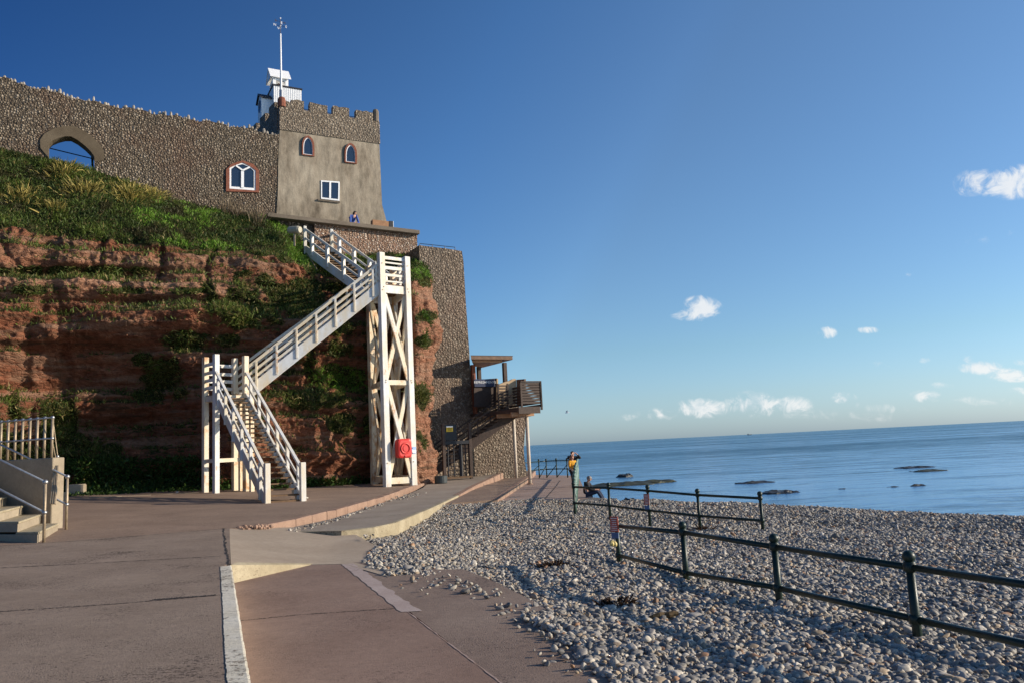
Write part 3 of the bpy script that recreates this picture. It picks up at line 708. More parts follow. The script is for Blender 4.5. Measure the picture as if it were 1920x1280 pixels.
for cx, cy, rx, ry, k in CLUMPS: veg = np.maximum(veg, k*np.clip(1.5*(1-((pxa-cx)/rx)**2-((pya-cy)/ry)**2), 0, 1))
nv = fbm(pn*1.6, 4, 95)
flat = np.clip((nf[:, 2]-.30)*2.6, 0, 1)*np.clip((tt-.3)*3, 0, 1)*np.where(cc > 10.4, .2, 1)
veg = np.clip(np.maximum(veg+nv*2.6*(veg > 0.02)*(tt < 3.05), flat*.55+nv*.9-.12), 0, 1)
# pale band of stone and soil tint; headland rock coloured paler and pinker to look sunlit
pale = np.exp(-((pya-530-.035*(pxa-200))/24)**2)*np.clip((520-pxa)/120, 0, 1)*.9+np.exp(-((pya-478-.06*(pxa-100))/12)**2)*np.clip((420-pxa)/80, 0, 1)*.7
pale = np.maximum(pale, np.clip((cc-9.6)*1.2, 0, .8)*(.6+nv))
colr = np.stack([veg, np.clip(pale+nv*.35, 0, 1), np.clip(tt/4, 0, 1), np.ones(len(co))], 1)
def _cliff():
    t = NT('red_sandstone'); at = t.n('ShaderNodeAttribute', attribute_name='tint').outputs['Color']; sp_ = t.n('ShaderNodeSeparateColor', {'Color': at})
    a = t.noise(.9, 7, .7, t.pos((1, 1, 2.2))); b = t.noise(4.5, 7, .72, t.pos((1, 1, 1.7))); c0 = t.noise(22, 4, .7)
    c = t.ramp(a, [(.26, (.115, .038, .020)), (.48, (.25, .095, .052)), (.74, (.37, .175, .105))])
    c = t.mix(sp_.outputs[1], c, t.ramp(b, [(.3, (.30, .14, .085)), (.7, (.54, .31, .20))]))
    c = t.mix(.7, c, t.ramp(b, [(.28, .35), (.62, 1.15)]), 'MULTIPLY')
    c = t.mix(.4, c, t.ramp(c0, [(.3, .5), (.7, 1.2)]), 'MULTIPLY')
    sx_ = t.n('ShaderNodeSeparateXYZ', {0: t.pos()}).outputs; bz_ = t.math('FRACT', t.math('ADD', t.math('MULTIPLY', sx_[2], 1.15), t.math('ADD', t.math('MULTIPLY', sx_[0], .05), t.math('MULTIPLY', t.noise(.45, 5, .6), 1.6))))
    c = t.mix(t.ramp(bz_, [(0, 0), (.025, .55), (.07, 0)]), c, (.06, .03, .018))
    # lichen and grey weathering
    l = t.noise(1.1, 7, .72, t.pos((1, 1, 2.0))); c = t.mix(t.ramp(l, [(.52, 0), (.64, .55)]), c, (.10, .066, .038))
    l2 = t.noise(.35, 5, .7, t.pos((.5, .5, 5.0))); c = t.mix(t.ramp(l2, [(.50, 0), (.60, .6)]), c, (.30, .19, .13)); c = t.mix(t.ramp(l2, [(.34, .75), (.42, 0)]), c, (.06, .045, .028))
    vm_ = t.math('ADD', sp_.outputs[0], t.math('MULTIPLY', t.math('SUBTRACT', b, .5), .7))
    soil = t.ramp(t.noise(5, 6, .75), [(.3, (.022, .026, .008)), (.55, (.05, .05, .018)), (.75, (.075, .055, .026))])
    c = t.mix(t.ramp(vm_, [(.3, 0), (.5, 1)]), c, soil)
    h = t.math('ADD', t.math('MULTIPLY', b, 1.0), t.math('MULTIPLY', c0, .35))
    cv_ = t.vor(2.6, t.pos((1, 1, 1.8)), 'DISTANCE_TO_EDGE').outputs['Distance']; h = t.math('ADD', h, t.math('MULTIPLY', t.math('MINIMUM', cv_, .12), 2.2))
    n = t.bump(h, 1.0, .14)
    return t.out(c, .95, n, 0, .12)
fc = gridfaces(nr, nc)
setp(npmesh('cliff', co, fc, _cliff(), True, cols=colr), kind='structure')
# land behind the walls
bk = np.concatenate([g2[-1], g2[-1]+np.array([-6, 11, .6]), g2[-1]+np.array([-40, 70, 2])]).reshape(-1, 3)
def _turf():
    t = NT('turf'); c = t.ramp(t.noise(3, 6, .7), [(.3, (.03, .05, .012)), (.7, (.07, .09, .03))]); return t.out(c, .95, t.bump(t.noise(8), .6, .1))
TURF = _turf(); setp(npmesh('clifftop', bk, gridfaces(3, nc), TURF), kind='structure')

# ------------------------------------------------------------------ grass and undergrowth
def _leaf():
    t = NT('leaves'); at = t.n('ShaderNodeAttribute', attribute_name='tint').outputs['Color']
    tr = t.n('ShaderNodeBsdfTranslucent', {'Color': at}); b = t.n('ShaderNodeBsdfPrincipled', {'Base Color': at, 'Roughness': .55, 'Specular IOR Level': .25})
    mx = t.n('ShaderNodeMixShader', {0: .3, 1: b.outputs[0], 2: tr.outputs[0]}); t.n('ShaderNodeOutputMaterial', {'Surface': mx.outputs[0]}); return t.m
LEAF = _leaf()
def blades(base, nor, length, width, col, lean=.6, droop=.35, seed=0):
    r = np.random.default_rng(seed); n = len(base)
    up = nor*.55+np.array([0, 0, 1.0])*.6+r.normal(0, lean, (n, 3))*np.array([1, 1, .5]); up /= np.linalg.norm(up, axis=1, keepdims=True)
    sd = np.cross(up, r.normal(0, 1, (n, 3))); sd /= np.linalg.norm(sd, axis=1, keepdims=True)+1e-9
    L = length[:, None]; w = width[:, None]
    mid = base+up*L*.55; tip = base+up*L*.95+r.normal(0, .15, (n, 3))*L-np.array([0, 0, 1])*L*droop*r.random((n, 1))
    v = np.stack([base-sd*w/2, base+sd*w/2, mid+sd*w*.45, mid-sd*w*.45, tip+sd*w*.12, tip-sd*w*.12], 1).reshape(-1, 3)
    i = np.arange(n)[:, None]*6; f = np.concatenate([i+np.array([[0, 1, 2, 3]]), i+np.array([[3, 2, 4, 5]])]); c = np.repeat(np.concatenate([col, np.ones((n, 1))], 1), 6, 0)
    return v, f, c
area = np.linalg.norm(np.cross(du, dv), axis=2).ravel()
w = veg**1.5*area*(colp.min() <= cc)*(cc > .8); w[(pxa < -150)] *= .2; w[tt > 3.97] = 0; w[(cc > 9.2) & (tt < 2.6)] *= .6
def pick(w, n): return rng.choice(len(w), n, p=w/w.sum())
idx = pick(w*np.where(tt > 2.9, .8, 1.0), 110000)
base = co[idx]+rng.normal(0, .05, (len(idx), 3))
hue = fbm(co[idx]*.8, 3, 120); h2 = rng.random(len(idx))
isup = tt[idx] > 2.95
green = np.array([.120, .165, .032]); dark = np.array([.040, .066, .016]); straw = np.array([.30, .235, .095]); olive = np.array([.15, .135, .038]); bright = np.array([.155, .275, .036])
k = np.clip(.5+hue*2.2, 0, 1)[:, None]
colb = dark*(1-k)+green*k
bz = (hue > .0) & isup & (pxa[idx] > 250); colb[bz] = bright*(.8+.4*h2[bz, None])
mgr = ((pxa[idx]-640)/70)**2+((pya[idx]-705)/32)**2 < 1; colb[mgr] = bright*(.7+.5*h2[mgr, None])
ol = (h2 < .22) & ~isup; colb[ol] = olive; st_ = h2 > np.where(isup, .93, .86); colb[st_] = straw*.8
colb *= rng.uniform(.7, 1.3, (len(idx), 1))
brn = (fbm(co[idx]*1.3+40, 3, 140) > .09) & isup; colb[brn] = colb[brn]*.25+np.array([.055, .042, .022])*.75
ln = np.where(isup, rng.uniform(.07, .24, len(idx)), rng.uniform(.08, .26, len(idx)))*(1+.7*(hue > .1)); wd = rng.uniform(.02, .055, len(idx))
v, f, c = blades(base, nf[idx], ln, wd, colb, .5, .5, 3)
setp(npmesh('grass', v, f, LEAF, False, cols=c), kind='stuff')
# low leafy undergrowth at the foot of the cliff and in its hollows
wu = np.where(((pya > 860) & (pxa > 100) & (pxa < 380)) | ((pya > 897) & (pxa < 700) & (pxa > 380)), 1.0, 0)*area*(nv > -.25)
idx = pick(wu, 9000); bs = co[idx]+np.array([.15, -.3, 0])*rng.random((len(idx), 1))+rng.normal(0, .08, (len(idx), 3))
v, f, c = blades(bs, nf[idx], rng.uniform(.08, .3, len(idx)), rng.uniform(.04, .09, len(idx)), np.array([.04, .075, .015])*rng.uniform(.5, 1.8, (len(idx), 1)), .9, .6, 4)
setp(npmesh('undergrowth', v, f, LEAF, False, cols=c), kind='stuff')
def near_cliff(px, py):
    d = (pxa-px)**2+(pya-py)**2+(tt > 3.99)*1e6; i = int(np.argmin(d)); return co[i], nf[i]
def tuft(px, py, rad, n, lmin, lmax, ca, cb, name, label, cat, group, wmin=.03, wmax=.06, lean=.55, seed=1):
    r = np.random.default_rng(seed); p, nn3 = near_cliff(px, py)
    o = r.normal(0, rad, (n, 3)); o -= nn3*(o@nn3)[:, None]; tcol = r.random((n, 1)); cl = np.array(ca)*(1-tcol)+np.array(cb)*tcol
    v, f, c = blades(p+o, np.repeat(nn3[None], n, 0), r.uniform(lmin, lmax, n), r.uniform(wmin, wmax, n), cl, lean, .4, seed)
    org = v.mean(0); ob = npmesh(name, v-org, f, LEAF, False, cols=c); ob.location = org
    return setp(ob, label, cat, group)
GT = 'pale yellow tufts on the grassy bank'
for i, (px, py, rd, n, lab) in enumerate(((155, 352, .42, 420, 'yellow tipped tuft straight below the arch opening'), (35, 366, .42, 360, 'yellow tipped tuft nearest the left edge of the photo'),
        (245, 362, .5, 620, 'widest yellow tuft at the foot of the wall right of the arch'), (100, 388, .25, 180, 'small yellow tuft lowest on the bank, below the arch'), (290, 366, .34, 260, 'yellow tuft farthest right along the foot of the wall'), (110, 322, .36, 260, 'dull yellow tuft right under the left foot of the arch'))):
    tuft(px, py, rd, n, .18, .55, (.11, .11, .028), (.50, .39, .12), 'grass_tuft', lab, 'grass tuft', GT, .03, .06, .6, 10+i)
GS = 'bare shrubs at the foot of the flint wall'
for i, (px, py, lab) in enumerate(((482, 416, 'bare twiggy shrub by the corner of the tower'), (452, 406, 'bare twiggy shrub under the right jamb of the arched window'), (424, 400, 'bare twiggy shrub left of the arched window sill'))):
    tuft(px, py, .22, 70, .6, 1.5, (.16, .12, .075), (.30, .23, .15), 'bare_shrub', lab, 'shrub', GS, .012, .03, .3, 30+i)
for i, (px, py, rd, n, lab, ca, cb) in enumerate(((796, 594, .28, 260, 'upper green cushion on the rock ledge right of the white tower', (.04, .09, .012), (.07, .12, .02)), (796, 640, .22, 180, 'lower green cushion on the rock right of the white tower', (.05, .09, .015), (.1, .11, .03)), (788, 740, .26, 260, 'hanging olive plant beside the middle of the white tower', (.06, .07, .015), (.12, .12, .03)))):
    tuft(px, py, rd, n, .15, .35, ca, cb, 'cliff_plant', lab, 'plant', 'green cushions on the rock', .03, .06, .7, 50+i)

# ------------------------------------------------------------------ flint walls
def colwall(m, us, zb, zt, v0, v1, nz=1):
    vs = []
    for u, b, t in zip(us, zb, zt): vs += [cp(u, v0, b), cp(u, v0, t), cp(u, v1, t), cp(u, v1, b)]
    n = len(us); f = []
    for i in range(n-1):
        for k in range(4): f.append((i*4+k, i*4+(k+1) % 4, (i+1)*4+(k+1) % 4, (i+1)*4+k))
    f += [(0, 1, 2, 3), tuple((n-1)*4+k for k in (3, 2, 1, 0))]
    m.add(vs, f)
TOPW = [(-420, 52), (0, 145), (90, 171), (170, 191), (255, 206), (330, 219), (400, 230), (466, 242), (524, 254)]
BOTW = [(-420, 300), (0, 330), (90, 348), (170, 352), (300, 400), (420, 430), (524, 440)]
tw = [uz(cv(*q)) for q in TOPW]; bw = [uz(cv(*q)) for q in BOTW]
ztw = lambda u: np.interp(u, [a for a, b in tw], [b for a, b in tw])+.06*math.sin(u*3.1)+.04*math.sin(u*7.7)
zbw = lambda u: np.interp(u, [a for a, b in bw], [b for a, b in bw])-1.2
fw = thing('flint_wall', cp(tw[3][0], 0, zbw(tw[3][0])), 'long dark flint wall with an arch and a brick window, left of the tower', 'wall')
# arch outline (opening)
AR = [(90, 330), (90, 292), (90, 268), (97, 262), (110, 257), (122, 254.5), (133, 254.5), (146, 262), (160, 273), (172, 284), (178, 294), (177, 306), (177, 345)]
aru = [uz(cv(*q)) for q in AR]
ua0 = aru[1][0]; ua1 = aru[-2][0]
ab = sorted([a for a in aru[2:-2]]); au = [a for a, b in ab]; az_ = [b for a, b in ab]
m = MB()
us = list(np.linspace(tw[0][0], ua0, 60)); colwall(m, us, [zbw(u) for u in us], [ztw(u) for u in us], 0, .55)
us = list(np.linspace(ua0, ua1, 30)); colwall(m, us, [np.interp(u, au, az_) for u in us], [ztw(u) for u in us], 0, .55)
us = list(np.linspace(ua1, uz(cv(523, 300))[0]+.02, 60)); colwall(m, us, [zbw(u) for u in us], [ztw(u) for u in us], 0, .55)
m.build('wall', FLW, fw)
m = MB(); cnt = 0
u = tw[0][0]+.2
while u < tw[-1][0]:
    h = random.uniform(.14, .34); r = random.uniform(.06, .10)
    if random.random() < .9: m.ball(cp(u, random.uniform(.05, .4), ztw(u)+h*random.uniform(.1, .4)), 1, 7, 5, (r, r*1.1, h*.62))
    u += random.choice((.1, .13, .17, .22, .3))
m.build('stone_coping', plain('pale_flint', (.30, .265, .22), .7, 0, .75, 5, .3), fw)
# arch surround
def outline(pxs, v): return [cv(x, y, v) for x, y in pxs]
inn = [(91, 296), (91, 270), (98, 264), (110, 259), (122, 256), (133, 256), (146, 263), (160, 274), (171, 285), (177, 294), (177, 304)]
out_ = [(76, 278), (75, 263), (83, 251), (99, 242), (120, 236.5), (140, 237), (158, 246), (176, 259), (188, 272), (195, 284), (195, 300)]
m = MB(); a = outline(out_, -.07); b = outline(inn, -.07)
for i in range(len(a)-1): m.hexa([a[i], a[i+1], b[i+1], b[i]], [p+E2*.75 for p in (a[i], a[i+1], b[i+1], b[i])])
m.build('arch_surround', ARCHST, fw)
# brick window in the wall
def arched(m, px, v, ext): m.prism([cv(x, y, v) for x, y in px], E2*ext)
def frame(m, out, inn, v, ext): m.ring([cv(x, y, v) for x, y in out], [cv(x, y, v) for x, y in inn], E2*ext)
win = thing
bo = [(424, 359), (424, 318), (434, 308), (455, 301), (475, 308), (486, 320), (486, 361)]; bi = [(430.5, 354), (430.5, 315), (441, 310), (455, 305), (469, 312), (479.5, 320), (479.5, 357.5)]
m = MB(); frame(m, bo, bi, -.09, .3); wp = m.build('window_surround', BRICK, fw)
fi = [(433.5, 350), (433.5, 317), (442, 311), (455, 308), (468, 314), (476, 321), (476, 353)]
m = MB(); frame(m, bi, fi, -.05, .12); m.bar(cv(454.5, 322, -.04), cv(454.5, 353, -.04), .16, .1, E1)
m.bar(cv(442, 311, -.04), cv(455, 320, -.04), .09, .08, E1); m.bar(cv(455, 320, -.04), cv(468, 314, -.04), .09, .08, E1)
wf = m.build('window_frame', WHT, fw); m = MB(); arched(m, fi, -.012, .005); m.build('pane', GLASS, wf)

# retaining wall under the castle, with coping
m = MB(); VR = -1.7
ct = [(500, 401), (783, 434)]
cu0, _ = uz(cv(500, 401, VR)); cu1, _ = uz(cv(784, 434, VR)); 
zc = lambda u: np.interp(u, [cu0, cu1], [cv(500, 401, VR).z, cv(784, 434, VR).z])
rw = thing('retaining_wall', cp(cu1-3, VR, 12), 'pinkish flint retaining wall with flat stone coping under the tower', 'wall')
us = list(np.linspace(cu0, cu1, 24)); m = MB(); colwall(m, us, [zc(u)-.24 for u in us], [zc(u) for u in us], VR-.28, VR+.42); m.build('coping', STONE, rw, bevel=.02)
us = list(np.linspace(uz(cv(590, 430, VR+.12))[0], uz(cv(783, 470, VR+.12))[0], 24)); m = MB(); colwall(m, us, [zc(u)-4.2 for u in us], [zc(u)-.24 for u in us], VR+.12, VR+.4); m.build('wall', FLR, rw)
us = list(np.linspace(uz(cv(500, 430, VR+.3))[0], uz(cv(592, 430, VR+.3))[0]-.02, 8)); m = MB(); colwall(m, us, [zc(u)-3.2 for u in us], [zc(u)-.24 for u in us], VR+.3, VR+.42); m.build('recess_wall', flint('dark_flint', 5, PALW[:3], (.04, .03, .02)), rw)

m = MB(); m.hexa([cp(cu0, VR+.42, 12), cp(cu1-.3, VR+.42, 12), cp(cu1-.3, 2, 12), cp(cu0, 2, 12)], [cp(cu0, VR+.42, zc(cu0)-1.0), cp(cu1-.3, VR+.42, zc(cu1)-1.0), cp(cu1-.3, 2, zc(cu1)-1.0), cp(cu0, 2, zc(cu0)-1.0)]); m.build('castle_terrace', STONE, kind='structure')
# tall flint buttress wall beyond the rock, and its lower part under the deck
VB = -4.6
bt = [(786, 460), (800, 462), (835, 466), (866, 471), (869, 490), (873, 560), (880, 660), (884, 735), (940, 742), (989, 772), (985, 800), (982, 840), (984, 866), (990, 897), (960, 905), (800, 915), (790, 600)]
m = MB(); m.prism([cv(x, y, VB) for x, y in bt], E2*3.0)
m.build('buttress_wall', FLB, None, label='tall flint buttress wall behind the turnstile, stepping out under the deck', cat='wall')
# thin railing on top
m = MB(); a = cv(787, 457, VB+.5); b = cv(853, 464, VB+.5)
rl = thing('wall_railing', a, 'thin dark railing along the top of the buttress wall', 'railing')
for t in (0, .35, .7, 1): p = a.lerp(b, t); MB().tube([p-Z*.5, p], .02, 5).build('post', BLACK, rl)
MB().tube([a, b], .02, 5).build('rail', BLACK, rl)

# ------------------------------------------------------------------ castle tower
tn = thing('castle_tower', CO, 'square grey rendered tower with flint battlements on the clifftop', 'tower')
uL, uR = 0.0, uz(cv(721, 418))[0]; Lt = uz(cv(523, 183)); Rt = uz(cv(711, 210)); DEP = 8.2
zb = CO.z-1.2; zf = cv(524, 243).z; ztp = cv(523, 192).z
def fr(px, py): return uz(cv(px, py))
# body: battered sides, flared foot
sec = [(-.02, uR+.25, zb), (-.02, uR+.12, CO.z-.05), (.06, fr(716, 385)[0], fr(716, 385)[1]), (.14, fr(712.5, 300)[0], fr(712.5, 300)[1]), (fr(525, 245)[0], fr(711.5, 266)[0], zf)]
m = MB(); vs = []
for a, b, z in sec: vs += [cp(a, -.10*(zf-z)/8, z), cp(b, -.10*(zf-z)/8, z), cp(b, DEP, z), cp(a, DEP, z)]
f = [(i*4+k, i*4+(k+1) % 4, i*4+4+(k+1) % 4, i*4+4+k) for i in range(len(sec)-1) for k in range(4)]+[(16, 17, 18, 19)]
SKW = .14
for i in range(len(sec)): vs[i*4+3] = vs[i*4+3]-E1*SKW*DEP
m.add(vs, f); m.build('tower_wall', PLASTER, tn)
# flint parapet, four sides, with merlons
pa, pb = sec[-1][0]-.03, sec[-1][1]+.03; ZG = cv(540, 193).z-.28
def gapz(z): return z
m = MB()
def wallbox(m, u0, u1, v0, v1, z0, z1, k=0): m.hexa([cp(u0-k*v0, v0, z0), cp(u1-k*v0, v0, z0), cp(u1-k*v1, v1, z0), cp(u0-k*v1, v1, z0)], [cp(u0-k*v0, v0, z1), cp(u1-k*v0, v0, z1), cp(u1-k*v1, v1, z1), cp(u0-k*v1, v1, z1)])
zg = cv(573, 207, -.04).z; zm = cv(595, 194.5, -.04).z; wp_ = pb-pa
wallbox(m, pa, pb, -.05, .35, zf-.02, zg); wallbox(m, pa, pa+.35, .35, DEP, zf-.02, zg, SKW); wallbox(m, pb-.35, pb, .35, DEP, zf-.02, zg); wallbox(m, pa+.35-SKW*DEP, pb-.35, DEP-.35, DEP, zf-.02, zg)
m.build('parapet', FLT, tn)
for a, b in ((.0, .115), (.115, .235), (.29, .465), (.52, .685), (.755, .93)):
    z1 = zm if a > .1 else cv(540, 192, 0).z
    m = MB(); u0, u1 = pa+wp_*a, pa+wp_*b; n = 5; 
    vs = []
    for v in (-.05, .35): 
        vs += [cp(u0, v, zg-.01)]+[cp(u0+(u1-u0)*i/n, v, z1+random.uniform(-.05, .05)) for i in range(n+1)]+[cp(u1, v, zg-.01)]
    kk = n+3; m.add(vs, [tuple(range(kk))[::-1], tuple(range(kk, 2*kk))]+[(i, (i+1) % kk, kk+(i+1) % kk, kk+i) for i in range(kk)])
    m.build('merlon', FLT, tn)
for v0, v1, dz in ((.8, 1.8, .05), (2.5, 3.5, 0), (4.2, 5.2, 0), (5.9, 6.9, 0)):
    for uu in (pa, pb-.35): m = MB(); wallbox(m, uu, uu+.35, v0, v1, zg-.01, zm+dz, SKW if uu == pa else 0); m.build('merlon', FLT, tn)
for a, b in ((.29, .465), (.52, .685), (.75, .93)): m = MB(); wallbox(m, pa+wp_*a, pa+wp_*b, DEP-.35, DEP, zg-.01, zm-.1); m.build('merlon', FLT, tn)
for pc, zt_, r in ((cp(pa+.16, .05, zg), cv(524, 181, 0).z, .24), (cp(pb-.2, .1, zg), cv(704, 204, 0).z, .2)):
    m = MB(); m.tube([pc, V(pc.x, pc.y, zt_-.2), V(pc.x, pc.y, zt_-.06), V(pc.x, pc.y, zt_)], [r, r*1.02, r*.8, r*.3], 10); m.build('corner_pinnacle', BRICK if r > .22 else STONE, tn, smooth=False)
m = MB(); m.tube([cp(pa, .2, zg+.16), cp(pb, .2, zg+.16)], .02, 5); m.build('safety_rail', BLACK, tn)
# string of stones where render meets flint
# windows
def gothic(cx, cy, hw, top, bot, sk):
    o = []
    for x, y in ((-1, bot), (-1, top+1.15), (-.93, top+.72), (-.74, top+.38), (-.42, top+.12), (0, top-.04), (.42, top+.12), (.74, top+.38), (.93, top+.72), (1, top+1.15), (1, bot)): o.append((cx+x*hw, cy+y*16+x*hw*sk))
    return o
for cx, cy in ((578, 274), (658, 288)):
    o = gothic(cx, cy, 11.6, -1.2, 1.12, .13); i = gothic(cx-.5, cy+.5, 8.6, -1.0, .98, .13); g = gothic(cx-.5, cy+.8, 7.6, -.92, .92, .13)
    m = MB(); frame(m, o, i, -.12, .2); m.build('window_surround', BRICK, tn)
    m = MB(); frame(m, i, g, -.09, .1); wf = m.build('window_frame', WHT, tn); m = MB(); arched(m, g, -.06, .02); m.build('pane', GLASS, wf)
o = [(602, 373), (602, 338.5), (637, 341), (636.5, 377)]; i = [(604, 370.5), (604, 341), (634.5, 343.3), (634, 374)]
m = MB(); frame(m, o, i, -.09, .1); m.bar(cv(619, 341, -.07), cv(618.7, 372, -.07), .11, .06, E1); wf = m.build('window_frame', WHT, tn); m = MB(); arched(m, i, -.06, .02); m.build('pane', GLASS, wf)
m = MB(); m.hexa([cv(596, 376, -.16), cv(638, 381, -.16), cv(638, 381, 0), cv(596, 376, 0)], [cv(596, 373.5, -.16), cv(638, 378, -.16), cv(638, 378, 0), cv(596, 373.5, 0)]); m.build('sill', STONE, tn)

# ------------------------------------------------------------------ white clock turret on the roof
tv = 4.6
ct_ = thing('clock_turret', cv(540, 210, tv), 'white boarded clock turret with bell gable on the tower roof', 'clock turret')
b0, b1 = uz(cv(512.5, 160, tv)), uz(cv(565, 169.5, tv)); zt0 = b0[1]; 
m = MB(); wallbox(m, b0[0], b1[0], tv, tv+1.75, zf, zt0-.03)
for i in range(15): u = b0[0]+(b1[0]-b0[0])*(i+.5)/15; wallbox(m, u-.035, u+.035, tv-.02, tv+.01, zf, zt0-.06)
m.build('boarded_base', WHT, ct_)
m = MB(); wallbox(m, b0[0]-.06, b1[0]+.06, tv-.06, tv+1.8, zt0-.03, zt0+.07); m.build('flat_roof', BLACK, ct_)
bu0, bu1 = uz(cv(512.5, 150, tv))[0]-.02, uz(cv(541, 155, tv))[0]; ez = cv(514, 145, tv).z; rz = cv(502, 129, tv+.6).z; g0, g1 = bu0-.16, uz(cv(545, 151, tv))[0]
for a in (bu0, bu1-.2):
    for vv in (tv+.05, tv+.95): m = MB(); wallbox(m, a, a+.2, vv, vv+.2, zt0+.07, ez+.02); m.build('belfry_post', WHT, ct_)
m = MB()
wallbox(m, bu0+.2, bu1-.2, tv+.07, tv+.2, ez-.16, ez+.02); wallbox(m, bu0+.02, bu0+.14, tv+.25, tv+.95, ez-.25, ez+.02)
m.build('belfry_beam', WHT, ct_)
m = MB(); yc = tv+.6; m.prism([cp(g0, tv-.12, ez), cp(g0, yc, rz), cp(g0, tv+1.32, ez)], E1*.03)
m.build('gable', WHT, ct_)
m = MB()
for s0, s1 in ((tv-.14, yc), (tv+1.34, yc)):
    m.hexa([cp(g0-.05, s0, ez-.03), cp(g1, s0, ez-.03), cp(g1, s1, rz-.02), cp(g0-.05, s1, rz-.02)], [cp(g0-.05, s0, ez+.03), cp(g1, s0, ez+.03), cp(g1, s1, rz+.05), cp(g0-.05, s1, rz+.05)])
m.build('belfry_roof', WHT, ct_)
m = MB(); bc = cp((bu0+bu1)/2, tv+.6, 0); m.tube([bc+Z*(zt0+.13), bc+Z*(zt0+.2), bc+Z*(zt0+.38), bc+Z*(zt0+.46)], [.26, .22, .17, .05], 12); m.build('bell', plain('bronze', (.28, .12, .05), .4, .6), ct_, smooth=True)
# clock bay on the left side
bx = b0[0]-.7; v0, v1 = tv+.45, tv+1.65; zk = cv(492, 179, tv+1.0).z
m = MB(); m.prism([cp(bx, v0, zg+.05), cp(bx, v1, zg+.05), cp(bx, v1, zk-.38), cp(bx, (v0+v1)/2, zk), cp(bx, v0, zk-.38)], E1*.69); m.build('clock_bay', WHT, ct_)
m = MB(); vm2 = (v0+v1)/2
for s0 in (v0-.12, v1+.12): m.hexa([cp(bx-.12, s0, zk-.46), cp(b0[0], s0, zk-.46), cp(b0[0], vm2, zk), cp(bx-.12, vm2, zk)], [cp(bx-.12, s0, zk-.38), cp(b0[0], s0, zk-.38), cp(b0[0], vm2, zk+.09), cp(bx-.12, vm2, zk+.09)])
m.build('clock_roof', BLACK, ct_)
cc0 = cp(bx-.02, vm2, zk-.82); ring = [cc0+E2*(.42*math.cos(a))+Z*(.42*math.sin(a)) for a in np.linspace(0, 2*math.pi, 24, endpoint=False)]
m = MB(); m.prism(ring, E1*.03); cf = m.build('clock_face', plain('clock_blue', (.02, .06, .13), .35), ct_)
m = MB(); m.bar(cc0-E1*.01, cc0-E1*.01+Z*.3, .03, .015, E2); m.bar(cc0-E1*.012, cc0-E1*.012+E2*.18-Z*.12, .035, .015, E2); m.build('clock_hand', plain('gold_leaf', (.6, .4, .1), .3, .8), cf)

# flagpole with weather vane
pb0 = cp(pa+.2, .35, zg); pt = onplane(523.5, 64, pb0, V(0, -1, 0)); vt = onplane(522, 36, pb0, V(0, -1, 0))
fp = thing('flagpole', pb0, 'tall white flagpole with a weather vane at the corner of the tower', 'flagpole')
m = MB(); m.tube([V(pb0.x, pb0.y, pb0.z-.5), V(pb0.x, pb0.y, pt.z)], .075, 10, .05); m.build('pole', WHT, fp, smooth=True)
m = MB(); m.tube([V(pb0.x, pb0.y, cv(524, 178).z), V(pb0.x, pb0.y, cv(524, 164).z)], .1, 8); m.build('pole_bracket', GALV, fp)
X0 = V(pb0.x, pb0.y, 0); za = onplane(523, 49, pb0, V(0, -1, 0)).z
m = MB(); m.tube([X0+Z*pt.z, X0+Z*vt.z], .022, 6); m.tube([X0-E1*.26+Z*za, X0+E1*.26+Z*za], .014, 6); m.tube([X0-E2*.26+Z*za, X0+E2*.26+Z*za], .014, 6)
zq = za+.27; dv_ = (V(.8, .6, 0)).normalized(); m.tube([X0-dv_*.3+Z*zq, X0+dv_*.3+Z*zq], .012, 6); m.prism([X0-dv_*.34+Z*(zq+.1), X0-dv_*.34+Z*(zq-.1), X0-dv_*.16+Z*zq], V(-.6, .8, 0)*.012); m.prism([X0+dv_*.22+Z*(zq+.07), X0+dv_*.22+Z*(zq-.07), X0+dv_*.38+Z*zq], V(-.6, .8, 0)*.012)
vn_ = m.build('weather_vane', NAVY, fp)
for s, d, ch in ((-1, E1, 'N'), (1, E1, 'S'), (-1, E2, 'E'), (1, E2, 'W')): text('letter', ch, .23, X0+d*s*.34+Z*za, E1, Z, WHT, vn_, .012)
for zz_ in (vt.z+.04, za): m = MB(); m.ball(X0+Z*zz_, .05, 8, 6); m.build('vane_ball', WHT, vn_)

# rail seen through the arch
ra_ = cv(120, 284, 2.2); rb_ = cv(178, 301, 2.2); rr_ = thing('timber_rail', rb_, 'thin dark rail and post seen through the arch in the flint wall', 'railing')
MB().tube([ra_-E1*1.5+Z*.2, rb_+E1*.4], .03, 6).build('rail', BLACK, rr_); MB().bar(cv(174, 320, 2.2), cv(172.5, 291, 2.2), .11, .11, E1).build('post', BLACK, rr_)
